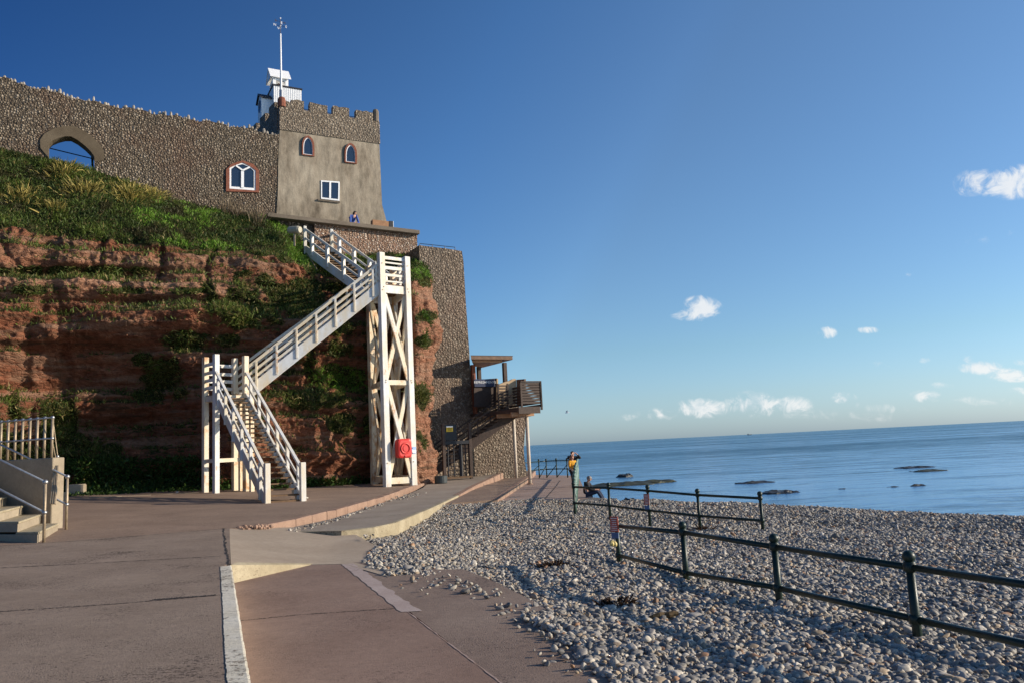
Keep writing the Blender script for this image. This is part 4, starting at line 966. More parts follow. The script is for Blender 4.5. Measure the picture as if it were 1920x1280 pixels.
# ------------------------------------------------------------------ the white zigzag staircase
SA = V(-6.25, 37.7, 0); SB = V(-5.13, 38.6, 0); SCx = V(-7.30, 40.2, 0); SD = SCx+SB-SA
L1 = V(-13.27, 34.8, 0); L0 = V(-14.02, 35.5, 0); L2 = V(-12.32, 35.86, 0); L3 = L2+L0-L1
zDk = 9.75; zTop = 11.28; zLd = 4.55; zLt = 6.32
def at(p, z): return V(p.x, p.y, z)
def gz(p): return ztr(p.x, p.y)
st = thing('wooden_staircase', at(L1, gz(L1)), 'white timber staircase in three zigzag flights up the red cliff to the tower', 'staircase')
def flight(a0, a1, b0, b1, n, nb, hr, rails, sw, side_out, post=.11, blow=.18, treadw=.30, matS=W1, matR=W1):
    """a = left string bottom/top, b = right string bottom/top, at deck level"""
    out = {}
    for nm, (p, q, s) in {'l': (a0, a1, -1), 'r': (b0, b1, 1)}.items():
        m = MB(); m.bar(p-Z*.10, q-Z*.10, .09, sw); o = m.build('stringer', matS, st, bevel=.01)
        acr = (b0-a0).normalized()*s
        for k in range(nb):
            t = (k+.5)/nb if nb > 1 else .5; c = p.lerp(q, t)+acr*side_out
            MB().bar(c-Z*(sw*.5+blow), c+Z*hr, post, post, (q-p)*V(1, 1, 0)).build('baluster', matR, o, bevel=.01)
        for h, w_, hh in rails:
            MB().bar(p+Z*h+acr*.02, q+Z*h+acr*.02, w_, hh).build('handrail', matR, o, bevel=.008)
    for k in range(1, n):
        t = k/n; p = a0.lerp(a1, t); q = b0.lerp(b1, t); d = (a1-a0)*V(1, 1, 0); d = d.normalized()
        m = MB(); u = q-p; c = (p+q)/2; m.box(c+d*.02-Z*.02, u/2*.96, d*treadw/2, Z*.028); m.build('tread', TREAD, st)
N1 = V(-9.1, 28.7, 0); N2 = V(-8.03, 29.5, 0)
i0 = .12
f1 = (at(N1, gz(N1)+.05), at(L1, zLd), at(N2, gz(N2)+.05), at(L2, zLd))
flight(*f1, 22, 6, 1.02, ((1.05, .12, .09), (.52, .06, .11)), .42, .06, .12, .12)
# carriage blocks: the saw-tooth ends of the treads along the inside of each string
for p, q, s in ((f1[0], f1[1], 1), (f1[2], f1[3], -1)):
    for k in range(1, 22):
        m = MB(); c = p.lerp(q, k/22)+(f1[2]-f1[0]).normalized()*s*.09; d = ((q-p)*V(1, 1, 0)).normalized(); m.box(c-Z*.16, (f1[2]-f1[0]).normalized()*.05, d*.13, Z*.12)
        m.build('tread_bracket', W1, st)
for p in (N1, N2): MB().bar(at(p, gz(p)-.1), at(p, gz(p)+1.42), .2, .2, V(.8, .6, 0)).build('newel_post', W1, st, bevel=.015)
MB().bar(at(N1, gz(N1)+.03)+V(-.1, .15, 0), at(N2, gz(N2)+.03)+V(-.1, .15, 0), .3, .06).build('tread', TREAD, st)
# lower landing
ang = (L2-L1).normalized()
for p, mt in ((L0, W2), (L1, W1), (L2, W2), (L3, W2)):
    hgt = zLt if p is not L0 else zLt-.02
    MB().bar(at(p, gz(p)-.1), at(p, hgt), .23, .23, ang).build('landing_post', mt, st, bevel=.015)
for c, mt in ((L2.lerp(L3, .45), W3), (L2+V(.35, -.25, 0), W3)):
    MB().bar(at(c, gz(c)-.1), at(c, zLd-.12), .17, .17, ang).build('landing_prop', mt, st)
m = MB(); m.hexa([at(p, zLd-.06) for p in (L1, L2, L3, L0)], [at(p, zLd) for p in (L1, L2, L3, L0)]); ld = m.build('landing_deck', TREAD, st)
for p, q in ((L1, L2), (L2, L3), (L3, L0), (L0, L1)): MB().bar(at(p, zLd-.17), at(q, zLd-.17), .1, .26).build('landing_beam', W2, ld)
for p, q in ((L0, L1), (L0, L3)):
    for h in (.32, .66, 1.0, 1.38): MB().bar(at(p, zLd+h), at(q, zLd+h), .055, .15).build('landing_rail', W1, ld, bevel=.008)
for p, q in ((L0, L1), (L1, L2), (L0, L3)): MB().bar(at(p, 1.62), at(q, 1.62), .09, .17).build('cross_rail', W2, ld)
# second flight, landing to tower
Q = SA.lerp(SCx, .42)
f2 = (at(L3, zLd+.05), at(Q, zDk), at(L2, zLd+.05), at(SA, zDk))
flight(*f2, 24, 7, 1.08, ((1.12, .07, .13), (.74, .05, .11), (.42, .05, .11)), .50, .05, .10, .02, .26, W1, W2)
# third flight, tower to the castle terrace
T1 = V(-11.43, 43.2, 0); T2 = V(-10.13, 44.1, 0); zT = 13.27
f3 = (at(SCx, zDk), at(T1, zT), at(SD, zDk), at(T2, zT))
flight(*f3, 18, 4, 1.05, ((1.1, .07, .13), (.58, .06, .11)), .46, .03, .17, -.05)
for p in (T1, T2): MB().bar(at(p, zT-.9), at(p, zT+1.25), .17, .17, E1).build('newel_post', W1, st, bevel=.015)
m = MB(); T3 = T2+(T2-T1)*.15+E2*1.2; T4 = T1+E2*1.2; m.hexa([at(p, zT-.1) for p in (T1, T2, T3, T4)], [at(p, zT) for p in (T1, T2, T3, T4)]); tl = m.build('top_deck', TREAD, st)
MB().bar(at(T3, zT-.9), at(T3, zT+1.2), .16, .16, E1).build('newel_post', W1, st)
for h in (.35, .7, 1.1): MB().bar(at(T2, zT+h), at(T3, zT+h), .05, .15).build('landing_rail', W1, tl)
m = MB(); m.tube([at(T1, zT-.25), at(T1, zT-.45)+V(.2, -.2, 0), at(T1.lerp(SCx, .2), zT-1.5)], .035, 6); m.build('conduit', GALVR, st)
# tower posts and bracing
tA = (SB-SA).normalized(); sz_ = .30
corners = {'A': SA, 'B': SB, 'C': SCx, 'D': SD}
for k, p in corners.items():
    MB().bar(at(p, gz(p)-.1), at(p, zTop+(.06 if k == 'A' else 0)), sz_, sz_, tA).build('tower_post', W1 if k in 'AB' else W3, st, bevel=.015)
zm_ = 4.95
for a, b, mt, of in (('A', 'B', W2, -.04), ('A', 'C', W3, .04), ('B', 'D', W2, 0), ('C', 'D', W3, 0)):
    p, q = corners[a], corners[b]; dn = (q-p).normalized(); sd = V(dn.y, -dn.x, 0)
    fr_ = [(.35, zm_-.12), (zm_+.12, zDk-.5)]
    for (z0, z1) in fr_:
        for s in (0, 1):
            a0, b0 = (p, q) if s == 0 else (q, p); o_ = sd*(.055 if s else -.055)
            MB().bar(at(a0+(b0-a0).normalized()*.13, z0)+o_, at(b0+(a0-b0).normalized()*.13, z1)+o_, .085, .21, sd).build('tower_brace', mt, st, bevel=.008)
    MB().bar(at(p, zm_), at(q, zm_), .1, .24).build('tower_beam', mt, st)
    MB().bar(at(p, .26+gz(p)), at(q, .26+gz(q)), .1, .30).build('tower_beam', mt, st)
    MB().bar(at(p, zDk-.22), at(q, zDk-.22), .12, .40).build('deck_beam', W1, st, bevel=.01)
m = MB(); m.hexa([at(p, zDk-.02) for p in (SA, SB, SD, SCx)], [at(p, zDk+.04) for p in (SA, SB, SD, SCx)]); td = m.build('tower_deck', TREAD, st)
for p, q in ((SA, SB), (SB, SD), (Q, SCx)):
    for h, hh in ((.18, .1), (.5, .16), (.86, .2), (1.12, .1), (1.36, .2)): MB().bar(at(p, zDk+h), at(q, zDk+h), .055, hh*.85).build('tower_rail', W1, td, bevel=.008)
MB().bar(at(Q, zDk-.4), at(Q, zDk+1.2), .15, .15, tA).build('newel_post', W1, st)
MB().bar(at((SB+SD)/2, zDk), at((SB+SD)/2, zDk+1.4), .13, .13, tA).build('rail_stile', W2, td)

tq = V(tA.y, -tA.x, 0)
for p in (SA, SB):
    for z in (zm_, zm_+.1, zDk-.3, zDk-.15, 1.1, zTop-.5):
        c = at(p, z)+tq*.15+tA*random.uniform(-.05, .05); MB().tube([c, c+tq*.03], .028, 8).build('bolt', GALVR, td)
# lifebuoy housing on the tower
tn_ = V(tA.y, -tA.x, 0); lc = onplane(753.5, 840, SA+tn_*.2, tn_)
lb = thing('lifebuoy_housing', lc-Z*.45, 'red plastic lifebuoy housing fixed low on the white stair tower', 'lifebuoy housing')
def rrect(c, hw, hh, r, n=6):
    o = []
    for sx, sy, a0 in ((1, 1, 0), (-1, 1, 90), (-1, -1, 180), (1, -1, 270)):
        for i in range(n+1): a = R(a0+90*i/n); o.append(c+tA*(sx*(hw-r)+r*math.cos(a))+Z*(sy*(hh-r)+r*math.sin(a)))
    return o
m = MB(); la = [rrect(lc, .37, .44, .10), rrect(lc+tn_*.22, .39, .46, .12), rrect(lc+tn_*.30, .36, .43, .14), rrect(lc+tn_*.33, .30, .37, .14)]; n = len(la[0])
m.add(sum(la, []), [(i*n+j, i*n+(j+1) % n, (i+1)*n+(j+1) % n, (i+1)*n+j) for i in range(3) for j in range(n)]+[tuple(range(n)), tuple(3*n+j for j in range(n))])
m.build('case', REDP, lb, smooth=False)
def torus(m, c, ax, ay, nn2, R_, r, k=28, q=8):
    vs = [c+(ax*math.cos(2*math.pi*i/k)+ay*math.sin(2*math.pi*i/k))*(R_+r*math.cos(2*math.pi*j/q))+nn2*(r*math.sin(2*math.pi*j/q)) for i in range(k) for j in range(q)]
    m.add(vs, [(i*q+j, ((i+1) % k)*q+j, ((i+1) % k)*q+(j+1) % q, i*q+(j+1) % q) for i in range(k) for j in range(q)])
m = MB(); torus(m, lc+tn_*.33, tA, Z, tn_, .235, .045); m.build('ring_moulding', REDP, lb, smooth=True)
m = MB(); m.prism([lc+tn_*.32+(tA*math.cos(a)+Z*math.sin(a))*.14 for a in np.linspace(0, 2*math.pi, 24, endpoint=False)], tn_*.04); m.build('boss', REDP, lb, bevel=.01)
m = MB(); m.box(lc+tn_*.35-Z*.36, tA*.05, tn_*.02, Z*.03); m.build('latch', REDP, lb)
sc_ = onplane(776, 843, SB+tn_*.18, tn_)
sg = thing('safety_sign', sc_-Z*.15, 'small pale blue notice on the right hand tower post beside the red housing', 'sign')
MB().box(sc_, tA*.12, tn_*.012, Z*.16).build('panel', LBLUE, sg); MB().box(sc_+tn_*.016-Z*.06, tA*.10, tn_*.004, Z*.07).build('white_band', WHT, sg)
for h in (.1, -.13): MB().ball(sc_+tn_*.02+Z*h-tA*.09, .02, 6, 4).build('bolt', BLACK, sg)
# cream floodlight at the head of the stairs
fl = P(541, 432, 41.6); fe = P(563, 431, 41.3)
ft = thing('floodlight', (fl+fe)/2, 'cream floodlight case at the left of the top flight', 'light')
m = MB(); m.tube([fl, fl.lerp(fe, .1), fl.lerp(fe, .85), fe], [.14, .2, .22, .17], 10); m.build('case', SHUTTER, ft)
MB().bar((fl+fe)/2-Z*.15, (fl+fe)/2-Z*.9, .08, .08).build('bracket', GALVR, ft)
# items on the castle coping
def ctop(px, dv=0): p = cv(px, 425, VR+dv); u = uz(p)[0]; return cp(u, VR+dv, zc(u))
a = ctop(697, -.02); b = ctop(727, -.02)
pl = thing('planter', (a+b)/2, 'terracotta trough planter on the coping right of the leaning person', 'planter')
m = MB(); m.bar(a+Z*.17, b+Z*.17, .4, .34); m.build('trough', plain('terracotta', (.30, .16, .085), .85, 0, .3, 5), pl)
a = ctop(732, .0); eb = thing('black_box', a, 'black box with a white side panel on the coping corner', 'box')
MB().box(a+Z*.2, E1*.13, E2*.16, Z*.2).build('case', BLACK, eb, bevel=.01); MB().box(a+Z*.21+E1*.145, E1*.012, E2*.15, Z*.2).build('side_panel', WHT, eb)

# ------------------------------------------------------------------ concrete steps with steel handrails
e_ = V(-1.05, 2.6, 0); w_ = V(-.62, .26, 0)
c0 = G(70, 1017, TP); 
cs = thing('concrete_steps', c0, 'broad concrete steps with pale nosings climbing off the left edge', 'steps')
zs = gz(c0)
for k in range(9):
    a = c0+w_*k; b = a+e_*(1.0 if k < 1 else 1.0); back = w_*(10-k); z0 = zs+.24*k-(.3 if k == 0 else 0); z1 = zs+.24*(k+1)
    m = MB(); m.hexa([at(p, z0) for p in (a, b, b+back, a+back)], [at(p, z1-.05) for p in (a, b, b+back, a+back)]); s_ = m.build('step', CONC, cs, bevel=.008)
    m = MB(); q = w_.normalized()*-.03; m.hexa([at(p, z1-.055) for p in (a+q, b+q, b+w_*1.1, a+w_*1.1)], [at(p, z1) for p in (a+q, b+q, b+w_*1.1, a+w_*1.1)]); m.build('nosing', CREAM, s_, bevel=.012)
# retaining wall beyond the steps
we = P(99, 857, 21.0); wl = we+w_.normalized()*9+V(-.5, .1, 0); zw = we.z
cw = thing('concrete_wall', at(we, 0), 'stained concrete wall behind the steps carrying an upright steel railing', 'wall')
m = MB(); th_ = V(.12, .35, 0); m.hexa([at(wl, -.3), at(we, -.3), at(we+th_, -.3), at(wl+th_, -.3)], [at(wl, zw), at(we, zw), at(we+th_, zw), at(wl+th_, zw)]); m.build('wall', CONC, cw, bevel=.02)
gr = thing('guard_rail', at(we, zw), 'galvanised guard rail with ball joints standing on the concrete wall', 'railing')
gd = (wl-we).normalized(); g0 = we-gd*-.28+th_*.5
sp_ = (P(85, 850, 21).x-P(66, 850, 21).x)/abs(gd.x)
for k in range(9):
    p = at(g0+gd*sp_*k, zw)
    m = MB(); m.tube([p-Z*.05, p+Z*1.08], .036, 8); o = m.build('post', GALVR, gr, smooth=True)
    m = MB(); m.ball(p+Z*1.08, .052, 10, 8); m.ball(p+Z*.52, .052, 10, 8); m.build('ball_joint', GALV, o, smooth=True)
for h in (.52, 1.08): MB().tube([at(g0, zw+h), at(g0+gd*sp_*8, zw+h)], .022, 8).build('rail', GALV, gr, smooth=True)
# raking stay down the wall end
p0 = at(g0, zw+1.06); p1 = P(108, 855, 21.6); p2 = at(p1, p1.z-.45)
m = MB(); m.tube([p0, p1], .016, 6); m.tube([at(g0, zw+.5), p1-Z*.3], .014, 6); m.build('stay', GALVR, gr); m = MB(); m.tube([p1+Z*.02, p2], .03, 8); o = m.build('post', GALV, gr); m = MB(); m.ball(p1, .04, 8, 6); m.build('ball_joint', GALV, o)
# pipes leaning in the corner
pp = thing('leaning_pipes', at(we, .1), 'bundle of pipes leaning at the end of the concrete wall', 'pipes')
for k in range(3): a = P(95+k*4, 944, 20.7); b = P(103+k*3, 872, 21.1); MB().tube([a, b], .03, 6).build('pipe', GALVR, pp)
def handrail(px0, py0, px1, py1, mid_y, slope_pts, label):
    base = G(px1, py1, TP); top = at(base, P(px0, py0, base.y).z); mz = P(px0, mid_y, base.y).z
    h = thing('handrail', base, label, 'handrail', None)
    m = MB(); m.tube([at(base, base.z-.05), at(base, top.z)], .034, 8); o = m.build('post', GALVR, h, smooth=True)
    m = MB(); m.ball(at(base, top.z), .06, 10, 8); m.ball(at(base, mz), .055, 10, 8); m.build('ball_joint', GALV, o, smooth=True)
    d = w_*9+Z*(.24*9)
    for z in (top.z, mz): MB().tube([at(base, z), at(base, z)+d], .028, 8).build('rail', GALV, h, smooth=True)
    q = base+d*.5; m = MB(); m.tube([at(q, q.z-.2), at(q, top.z+d.z*.5)], .034, 8); m.build('post', GALVR, h)
handrail(83, 903, 82, 1016, 960, None, 'steel handrail with ball joints at the near end of the steps')
handrail(121, 893, 124, 992, 945, None, 'steel handrail with ball joints at the far end of the steps')
# block and stub by the planting strip
bkp = G(139, 927, TP); m = MB(); m.box(bkp+V(0, .2, .22), V(.34, .1, 0), V(-.06, .2, 0), Z*.24); m.build('stone_block', CONC, None, label='squared stone block at the cliff foot beyond the handrails', cat='block', bevel=.05)
bkp = G(124, 938, TP); m = MB(); m.box(bkp+V(-.12, .1, .15), V(.11, .02, 0), V(-.02, .12, 0), Z*.18); m.build('small_block', CREAM, None, label='small pale block leaning against the far handrail post', cat='block', bevel=.02)

# ------------------------------------------------------------------ green railings on the shingle
def fence_post(z0, z1, c, r=.038, rails=(), ball=.062):
    m = MB(); m.tube([at(c, z0), at(c, z1)], [r*1.12, r*.92], 12)
    for z in rails: m.tube([at(c, z-.05), at(c, z-.035), at(c, z+.035), at(c, z+.05)], [r*.9, r*1.45, r*1.45, r*.9], 12)
    m.tube([at(c, z1-.02), at(c, z1+.01)], [r*1.3, r*1.3], 12)
    m.ball(at(c, z1+ball*.9), ball, 12, 8); return m
def fence(label, pts, zb, zt, zbase, cat='railing', r=.038, rr=.032, name='beach_railing'):
    h = thing(name, at(pts[0], zbase[0]), label, cat, None)
    for i, p in enumerate(pts):
        fence_post(zbase[i]-.25, zt[i]+.045, p, r, (zb[i], zt[i])).build('post', GREEN, h, smooth=True)
    for zz in (zb, zt):
        m = MB()
        for i in range(len(pts)-1): m.tube([at(pts[i], zz[i]), at(pts[i+1], zz[i+1])], rr, 10)
        m.build('rail', GREEN, h, smooth=True)
    return h
bp_ = [(1160, 1040, 14.7), (1286, 1073, 12.0), (1459, 1101, 10.0), (1717, 1160, 7.9)]; tp_ = [985, 997, 1024, 1062]
np_ = [P(*q) for q in bp_]; zbn = [p.z for p in np_]; ztn = [P(q[0]-4, ty, q[2]).z for q, ty in zip(bp_, tp_)]
np_ = [at(p, 0) for p in np_]
for k in range(2): np_.append(np_[-1]*2-np_[-2]); zbn.append(zbn[-1]*2-zbn[-2]); ztn.append(ztn[-1]*2-ztn[-2])
fn = fence('near dark green railing with ball finials crossing the shingle to the right edge', np_, zbn, ztn, [-.6]*6, r=.043, rr=.034)
fp_ = [at(P(*q), 0) for q in ((1077, 942, 24.5), (1143, 947, 23), (1217, 956, 21.5), (1311, 966, 20), (1429, 975, 18.5))]
zbf = []; ztf = []
for p, (tx, ty, bx_, by) in zip(fp_, ((1075, 912, 1077, 942), (1140, 914, 1143, 947), (1215, 919, 1217, 956), (1308, 927, 1311, 966), (1427, 933, 1429, 975))):
    ztf.append(P(tx, ty, p.y).z); zbf.append(P(bx_, by, p.y).z)
ff = fence('short dark green railing further off between the shingle and the sea', fp_, zbf, ztf, [-.62]*5)
q0 = at(P(1079, 945, 25.6), 0); q1 = at(P(1084, 880, 47.6), 0); qn = 13
qp = [q0.lerp(q1, i/(qn-1)) for i in range(qn)]; qb = [-.60+.12*min(1, (p.y-25)/4) for p in qp]
GREENG = plain('worn_green_paint', (.10, .17, .14), .45, 0, .9, 14, .3)
fq = fence('green railing seen end on along the seaward edge of the promenade', qp, [b+.52 for b in qb], [b+1.05 for b in qb], qb)
for o in kids(fq): o.data.materials[0] = GREENG
# railing across the far end of the promenade
fr_p = [(978, 48), (1011, 50.2), (1025, 50.4), (1044, 50.0), (1064, 49), (1083, 47.6)]
frp = [at(P(px, 885, d), 0) for px, d in fr_p]
fz_ = fence('dark railing across the far end of the promenade behind the couple', frp, [.05]*6, [.56]*6, [-.48]*6)
m = MB()
for i in (0, 1, 2, 3): m.tube([at(frp[i], -.45), at(frp[i+1], .3)], .025, 6)
m.build('diagonal_stay', GREEN, fz_)

def notice(c, ex, hw, hh, label, group=None):
    nrm_ = ex.cross(Z).normalized(); 
    if nrm_.y > 0: nrm_ = -nrm_
    s = thing('warning_notice', c-Z*hh, label, 'notice', group); ex = ex.normalized()
    MB().box(c, ex*hw, nrm_*.006, Z*hh).build('red_panel', REDN, s)
    m = MB()
    for i in range(7):
        L = random.uniform(.55, .85); m.box(c+nrm_*.009+Z*(hh*(.78-.26*i)), ex*hw*L, nrm_*.002, Z*hh*.035)
    m.build('lettering', WHT, s)
    MB().box(c-Z*(hh+.065), ex*hw*.9, nrm_*.006, Z*.05).build('blue_panel', BLUEP, s)
    return s
p = np_[0]; c = P(1151, 981, 14.62); notice(c+V(-.0, -.07, 0), V(.75, -.66, 0), .085, .135, 'red warning notice on the end post of the near railing')
c = P(1211.5, 935, 21.42); notice(c+V(0, -.06, 0), V(.95, -.3, 0), .072, .145, 'red warning notice on the middle post of the farther railing')
c = P(1151, 1018, 14.6); m = MB()
for i in range(5): m.ball(c+V(random.uniform(-.05, .03), random.uniform(-.03, .03), random.uniform(-.06, .06)), random.uniform(.03, .055), 6, 4)
m.build('wrapper', plain('pale_yellow_wrapper', (.62, .5, .2), .5, 0, .2, 14), None, label='crumpled pale yellow wrapper caught on the near railing post', cat='litter')
# driftwood and weed on the shingle
def drift(px, py, ang, L, r, label, name='driftwood', mat=BROWNL, cat='driftwood'):
    q = G(px, py, (-.45, 0, 0))
    for _ in range(6): q = G(px, py, (float(zbeach([q.x], [q.y])[0])+.03, 0, 0))
    d = V(math.cos(ang), math.sin(ang), .08)
    m = MB(); pts_ = [q+d*L*(t-.5)+V(random.uniform(-.012, .012), random.uniform(-.012, .012), .02+random.uniform(-.01, .012)) for t in np.linspace(0, 1, 7)]
    m.tube(pts_, [r*k for k in (.55, .85, 1, 1.05, .95, 1.0, .6)], 8); m.build(name, mat, None, label=label, cat=cat)
drift(1245, 1156, .05, .34, .036, 'short brown driftwood log on the shingle below the near railing')
def weed(px, py, w, n, label):
    q = G(px, py, (-.45, 0, 0))
    for _ in range(6): q = G(px, py, (float(zbeach([q.x], [q.y])[0])+.02, 0, 0))
    r = np.random.default_rng(n); b = np.array(q)+r.normal(0, 1, (n, 3))*np.array([w, w*.5, .015]); v, f, c = blades(b, np.tile([0, 0, 1.0], (n, 1)), r.uniform(.06, .16, n), r.uniform(.015, .035, n), np.array([.05, .025, .012])*r.uniform(.5, 1.6, (n, 1)), 1.2, .8, n)
    og = v.mean(0); ob = npmesh('seaweed', v-og, f, LEAF, False, cols=c); ob.location = og; setp(ob, label, 'seaweed', 'clumps of dry seaweed on the shingle')
weed(1043, 1060, .16, 160, 'larger dark seaweed clump nearest the middle of the shingle'); weed(1150, 1133, .12, 110, 'dark seaweed clump left of the driftwood log'); weed(1318, 992, .16, 90, 'reddish seaweed strip just below the short railing')

# ------------------------------------------------------------------ turnstile, stair and deck of the kiosk
zg0 = 1.6-54/1470*42.5
ts = thing('turnstile', at(P(858, 895, 43.5), zg0), 'dark full height turnstile gate at the foot of the rock', 'turnstile')
ga = P(834, 895, 42.2); gb = P(884, 893, 42.8); gd_ = ((gb-ga)*V(1, 1, 0)).normalized(); gn = V(gd_.y, -gd_.x, 0)
for p, mt in ((ga, DWOOD), (gb, DWOOD)): MB().bar(at(p, zg0-.1), at(p, 2.95), .16, .16, gd_).build('post', mt, ts, bevel=.01)
MB().bar(at(ga, 1.95), at(gb, 1.95), .14, .18).build('header', BLACK, ts)
MB().bar(at(ga, zg0+.06), at(gb, zg0+.06), .3, .1).build('threshold', TREAD, ts)
m = MB()
for t in (.14, .36, .62, .80, .93): p = ga.lerp(gb, t)+V(0, .1, 0); m.tube([at(p, zg0), at(p, 1.9)], .035 if t not in (.62,) else .10, 6)
for k in range(8): z = zg0+.22+k*.215; m.tube([at(ga+V(0, .1, 0), z), at(ga.lerp(gb, .55)+V(0, .1, 0), z)], .022, 6); m.tube([at(ga.lerp(gb, .6)+V(0, .1, 0), z+.05), at(gb+V(0, .1, 0), z+.05)], .022, 6)
m.build('cage', BLACK, ts)
MB().box(at(ga.lerp(gb, .25), 2.5), gd_*.38, gn*.02, Z*.42).build('sign_board', BLACK, ts)
ns = onplane(843, 803, ga+gn*.04, gn)
yn = thing('yellow_notice', ns-Z*.2, 'yellow and white notice on the board above the turnstile', 'notice')
MB().box(ns-Z*.04, gd_*.19, gn*.006, Z*.12).build('panel', YELL, yn); MB().box(ns+Z*.11, gd_*.19, gn*.006, Z*.035).build('white_band', WHT, yn)
m = MB()
for i in range(3): m.box(ns+gn*.009+Z*(.03-.06*i), gd_*.13, gn*.002, Z*.01)
m.build('lettering', plain('print_black', (.03, .03, .02), .6), yn)
# round dark tub by the rock
tb = P(827, 905, 40.4); tb = at(tb, fz(40.4)); m = MB(); m.tube([tb, tb+Z*.03, tb+Z*.36, tb+Z*.38, tb+Z*.37, tb+Z*.1], [.30, .32, .33, .31, .27, .26], 20)
tt_ = thing('rubber_tub', tb, 'round black tub standing at the foot of the red rock', 'tub'); m.build('tub', plain('dark_rubber', (.035, .045, .048), .6, 0, .3, 10), tt_, smooth=False)

KD = 42.0; KO = P(995, 760, KD); zD = 3.56
def kv(px, py, v=0.0): return onplane(px, py, KO+E2*v, E2)
ki = thing('refreshment_deck', at(KO, -.48), 'raised timber deck with roof, beige parapet and slatted railing on two pale columns', 'kiosk')
a = kv(972, 760); b = kv(1012, 757)
A4 = [at(a, 0), at(b, 0), at(b+E2*7.5, 0), at(kv(890, 762, 4.3)+E2*3.2, 0), at(kv(890, 762, 4.3), 0), at(kv(935, 762, 3.2), 0), at(a+E2*3.0-E1*.2, 0)]
m = MB(); m.prism([at(p, zD-.16) for p in A4], Z*.16); m.build('deck_floor', DWOOD, ki)
for k in range(4): p, q = at(a+E2*(.5+1.7*k)-E1*.2, zD-.28), at(b+E2*(.5+1.7*k)-E1*.12, zD-.28); MB().bar(p, q, .1, .22).build('joist', SOFF, ki)
c1 = G(994, 907, (-.48, 0, 0)); c2 = P(968, 892, 45.6); ctz = 3.16
bd = ((c1-c2)*V(1, 1, 0)).normalized()
MB().bar(at(c2-bd*.9, ctz+.1), at(c1+bd*.5, ctz+.1), .3, .2).build('bearer', COLM, ki)
for c in (c1, c2):
    m = MB(); m.tube([at(c, c.z-.1), at(c, ctz)], .095, 12); o = m.build('column', COLM, ki, smooth=True)
m = MB(); m.tube([at(c1, c1.z), at(c1, c1.z+.05)], .16, 12); m.build('column_foot', REDK, ki)
# slatted box railing at the seaward end
def slats(p, q, z0, z1, n, th, mat, name, ends=True):
    m = MB(); d = (q-p).normalized()
    for i in range(n): z = z0+(z1-z0)*(i+.5)/n; m.bar(at(p, z), at(q, z), .03, (z1-z0)/n*.78)
    if ends:
        for e in (p, q): m.bar(at(e, z0-.15), at(e, z1+.06), .09, .09, d)
    return m.build(name, mat, ki)
a2 = kv(976, 716); b2 = kv(1013, 715); zr = a2.z
slats(a2, b2, zD+.22, zr, 8, .03, DWOOD, 'slatted_railing'); slats(b2, b2+E2*6.5, zD+.05, zr, 8, .03, DWOOD, 'slatted_railing')
MB().bar(at(a2, zr+.03), at(b2, zr+.03), .12, .07).build('railing_cap', DWOOD, ki)
MB().bar(at(a, zD-.1), at(b, zD-.1), .06, .36).build('fascia', DWOOD, ki)
# beige parapet with curved top, and its dark return
bpv = 3.2
bp = [(936, 758), (936, 720), (945, 716), (955, 713.5), (961, 710), (965.5, 709), (968, 711), (968, 758)]
m = MB(); m.prism([kv(x, y, bpv) for x, y in bp], E2*.18); m.build('parapet', BEIGE, ki)
rp_ = [kv(968.3, y, bpv) for y in (758, 711)]; m = MB(); m.prism([rp_[0], rp_[1], rp_[1]-E2*.55-Z*.02+E1*.22, rp_[0]-E2*.55+E1*.22], E1*.1); m.build('parapet_return', MWOOD, ki)
lp = [(889, 762), (889, 711.5), (931, 708.5), (931, 762)]
m = MB(); m.prism([kv(x, y, 4.3) for x, y in lp], E2*.1); m.build('front_panel', DWOOD, ki)
m = MB(); m.prism([kv(931.4, 762, 4.2), kv(931.4, 708.5, 4.2), kv(934, 710, 4.2), kv(934, 762, 4.2)], E2*.5); m.build('panel_end', BEIGE, ki)
# roof
rf = [(877, 664.5), (961, 667.5)]; vr = 3.4
a = kv(883, 664.8, vr); b = kv(961, 667.5, vr); zR = b.z
m = MB(); q = [at(p, zR-.20) for p in (a, b, b+E2*3.6, a+E2*3.6+E1*1.9)]; m.prism(q, Z*.20); m.build('roof', MWOOD, ki, bevel=.01)
m = MB(); q = [at(p, zR-.34) for p in (a+E1*.2+E2*.3, b-E1*.55+E2*.3, b-E1*.55+E2*3.2, a+E1*1.95+E2*3.2)]; m.prism(q, Z*.139); m.build('ceiling', SOFF, ki)
m = MB(); q = [at(p, zR+.004) for p in (a-E1*.02, b+E1*.03, b+E1*.03+E2*3.6, a+E2*3.6+E1*1.9)]; m.prism(q, Z*.03); m.build('roof_felt', DWOOD, ki)
for px, v in ((946.5, vr+.35), (898, vr+2.6)):
    p = kv(px, 700, v); MB().bar(at(p, zD), at(p, zR-.34), .22, .22, E1).build('roof_post', DWOOD, ki, bevel=.01)
p = kv(887, 700, vr+1.5); MB().bar(at(p, zD), at(p, zR-.34), .22, .25, E1).build('kiosk_wall', plain('red_brown_boards', (.25, .075, .035), .7, 0, .3, 4), ki)
# sign
s0 = kv(889.5, 716, 4.22); s1 = kv(928, 714.5, 4.22); scn = (s0+s1)/2+Z*.0
sg2 = thing('refreshments_sign', scn-Z*.2, 'dark blue sign board with white REFRESHMENTS lettering on the kiosk panel', 'sign')
hw = (s1-s0).length/2; MB().box(scn-Z*.06, E1*hw, E2*.02, Z*.22).build('board', NAVY, sg2)
lt = text('lettering', 'REFRESHMENTS', .20, scn-E2*.03-Z*.03, E1, Z, WHT, sg2, .005)
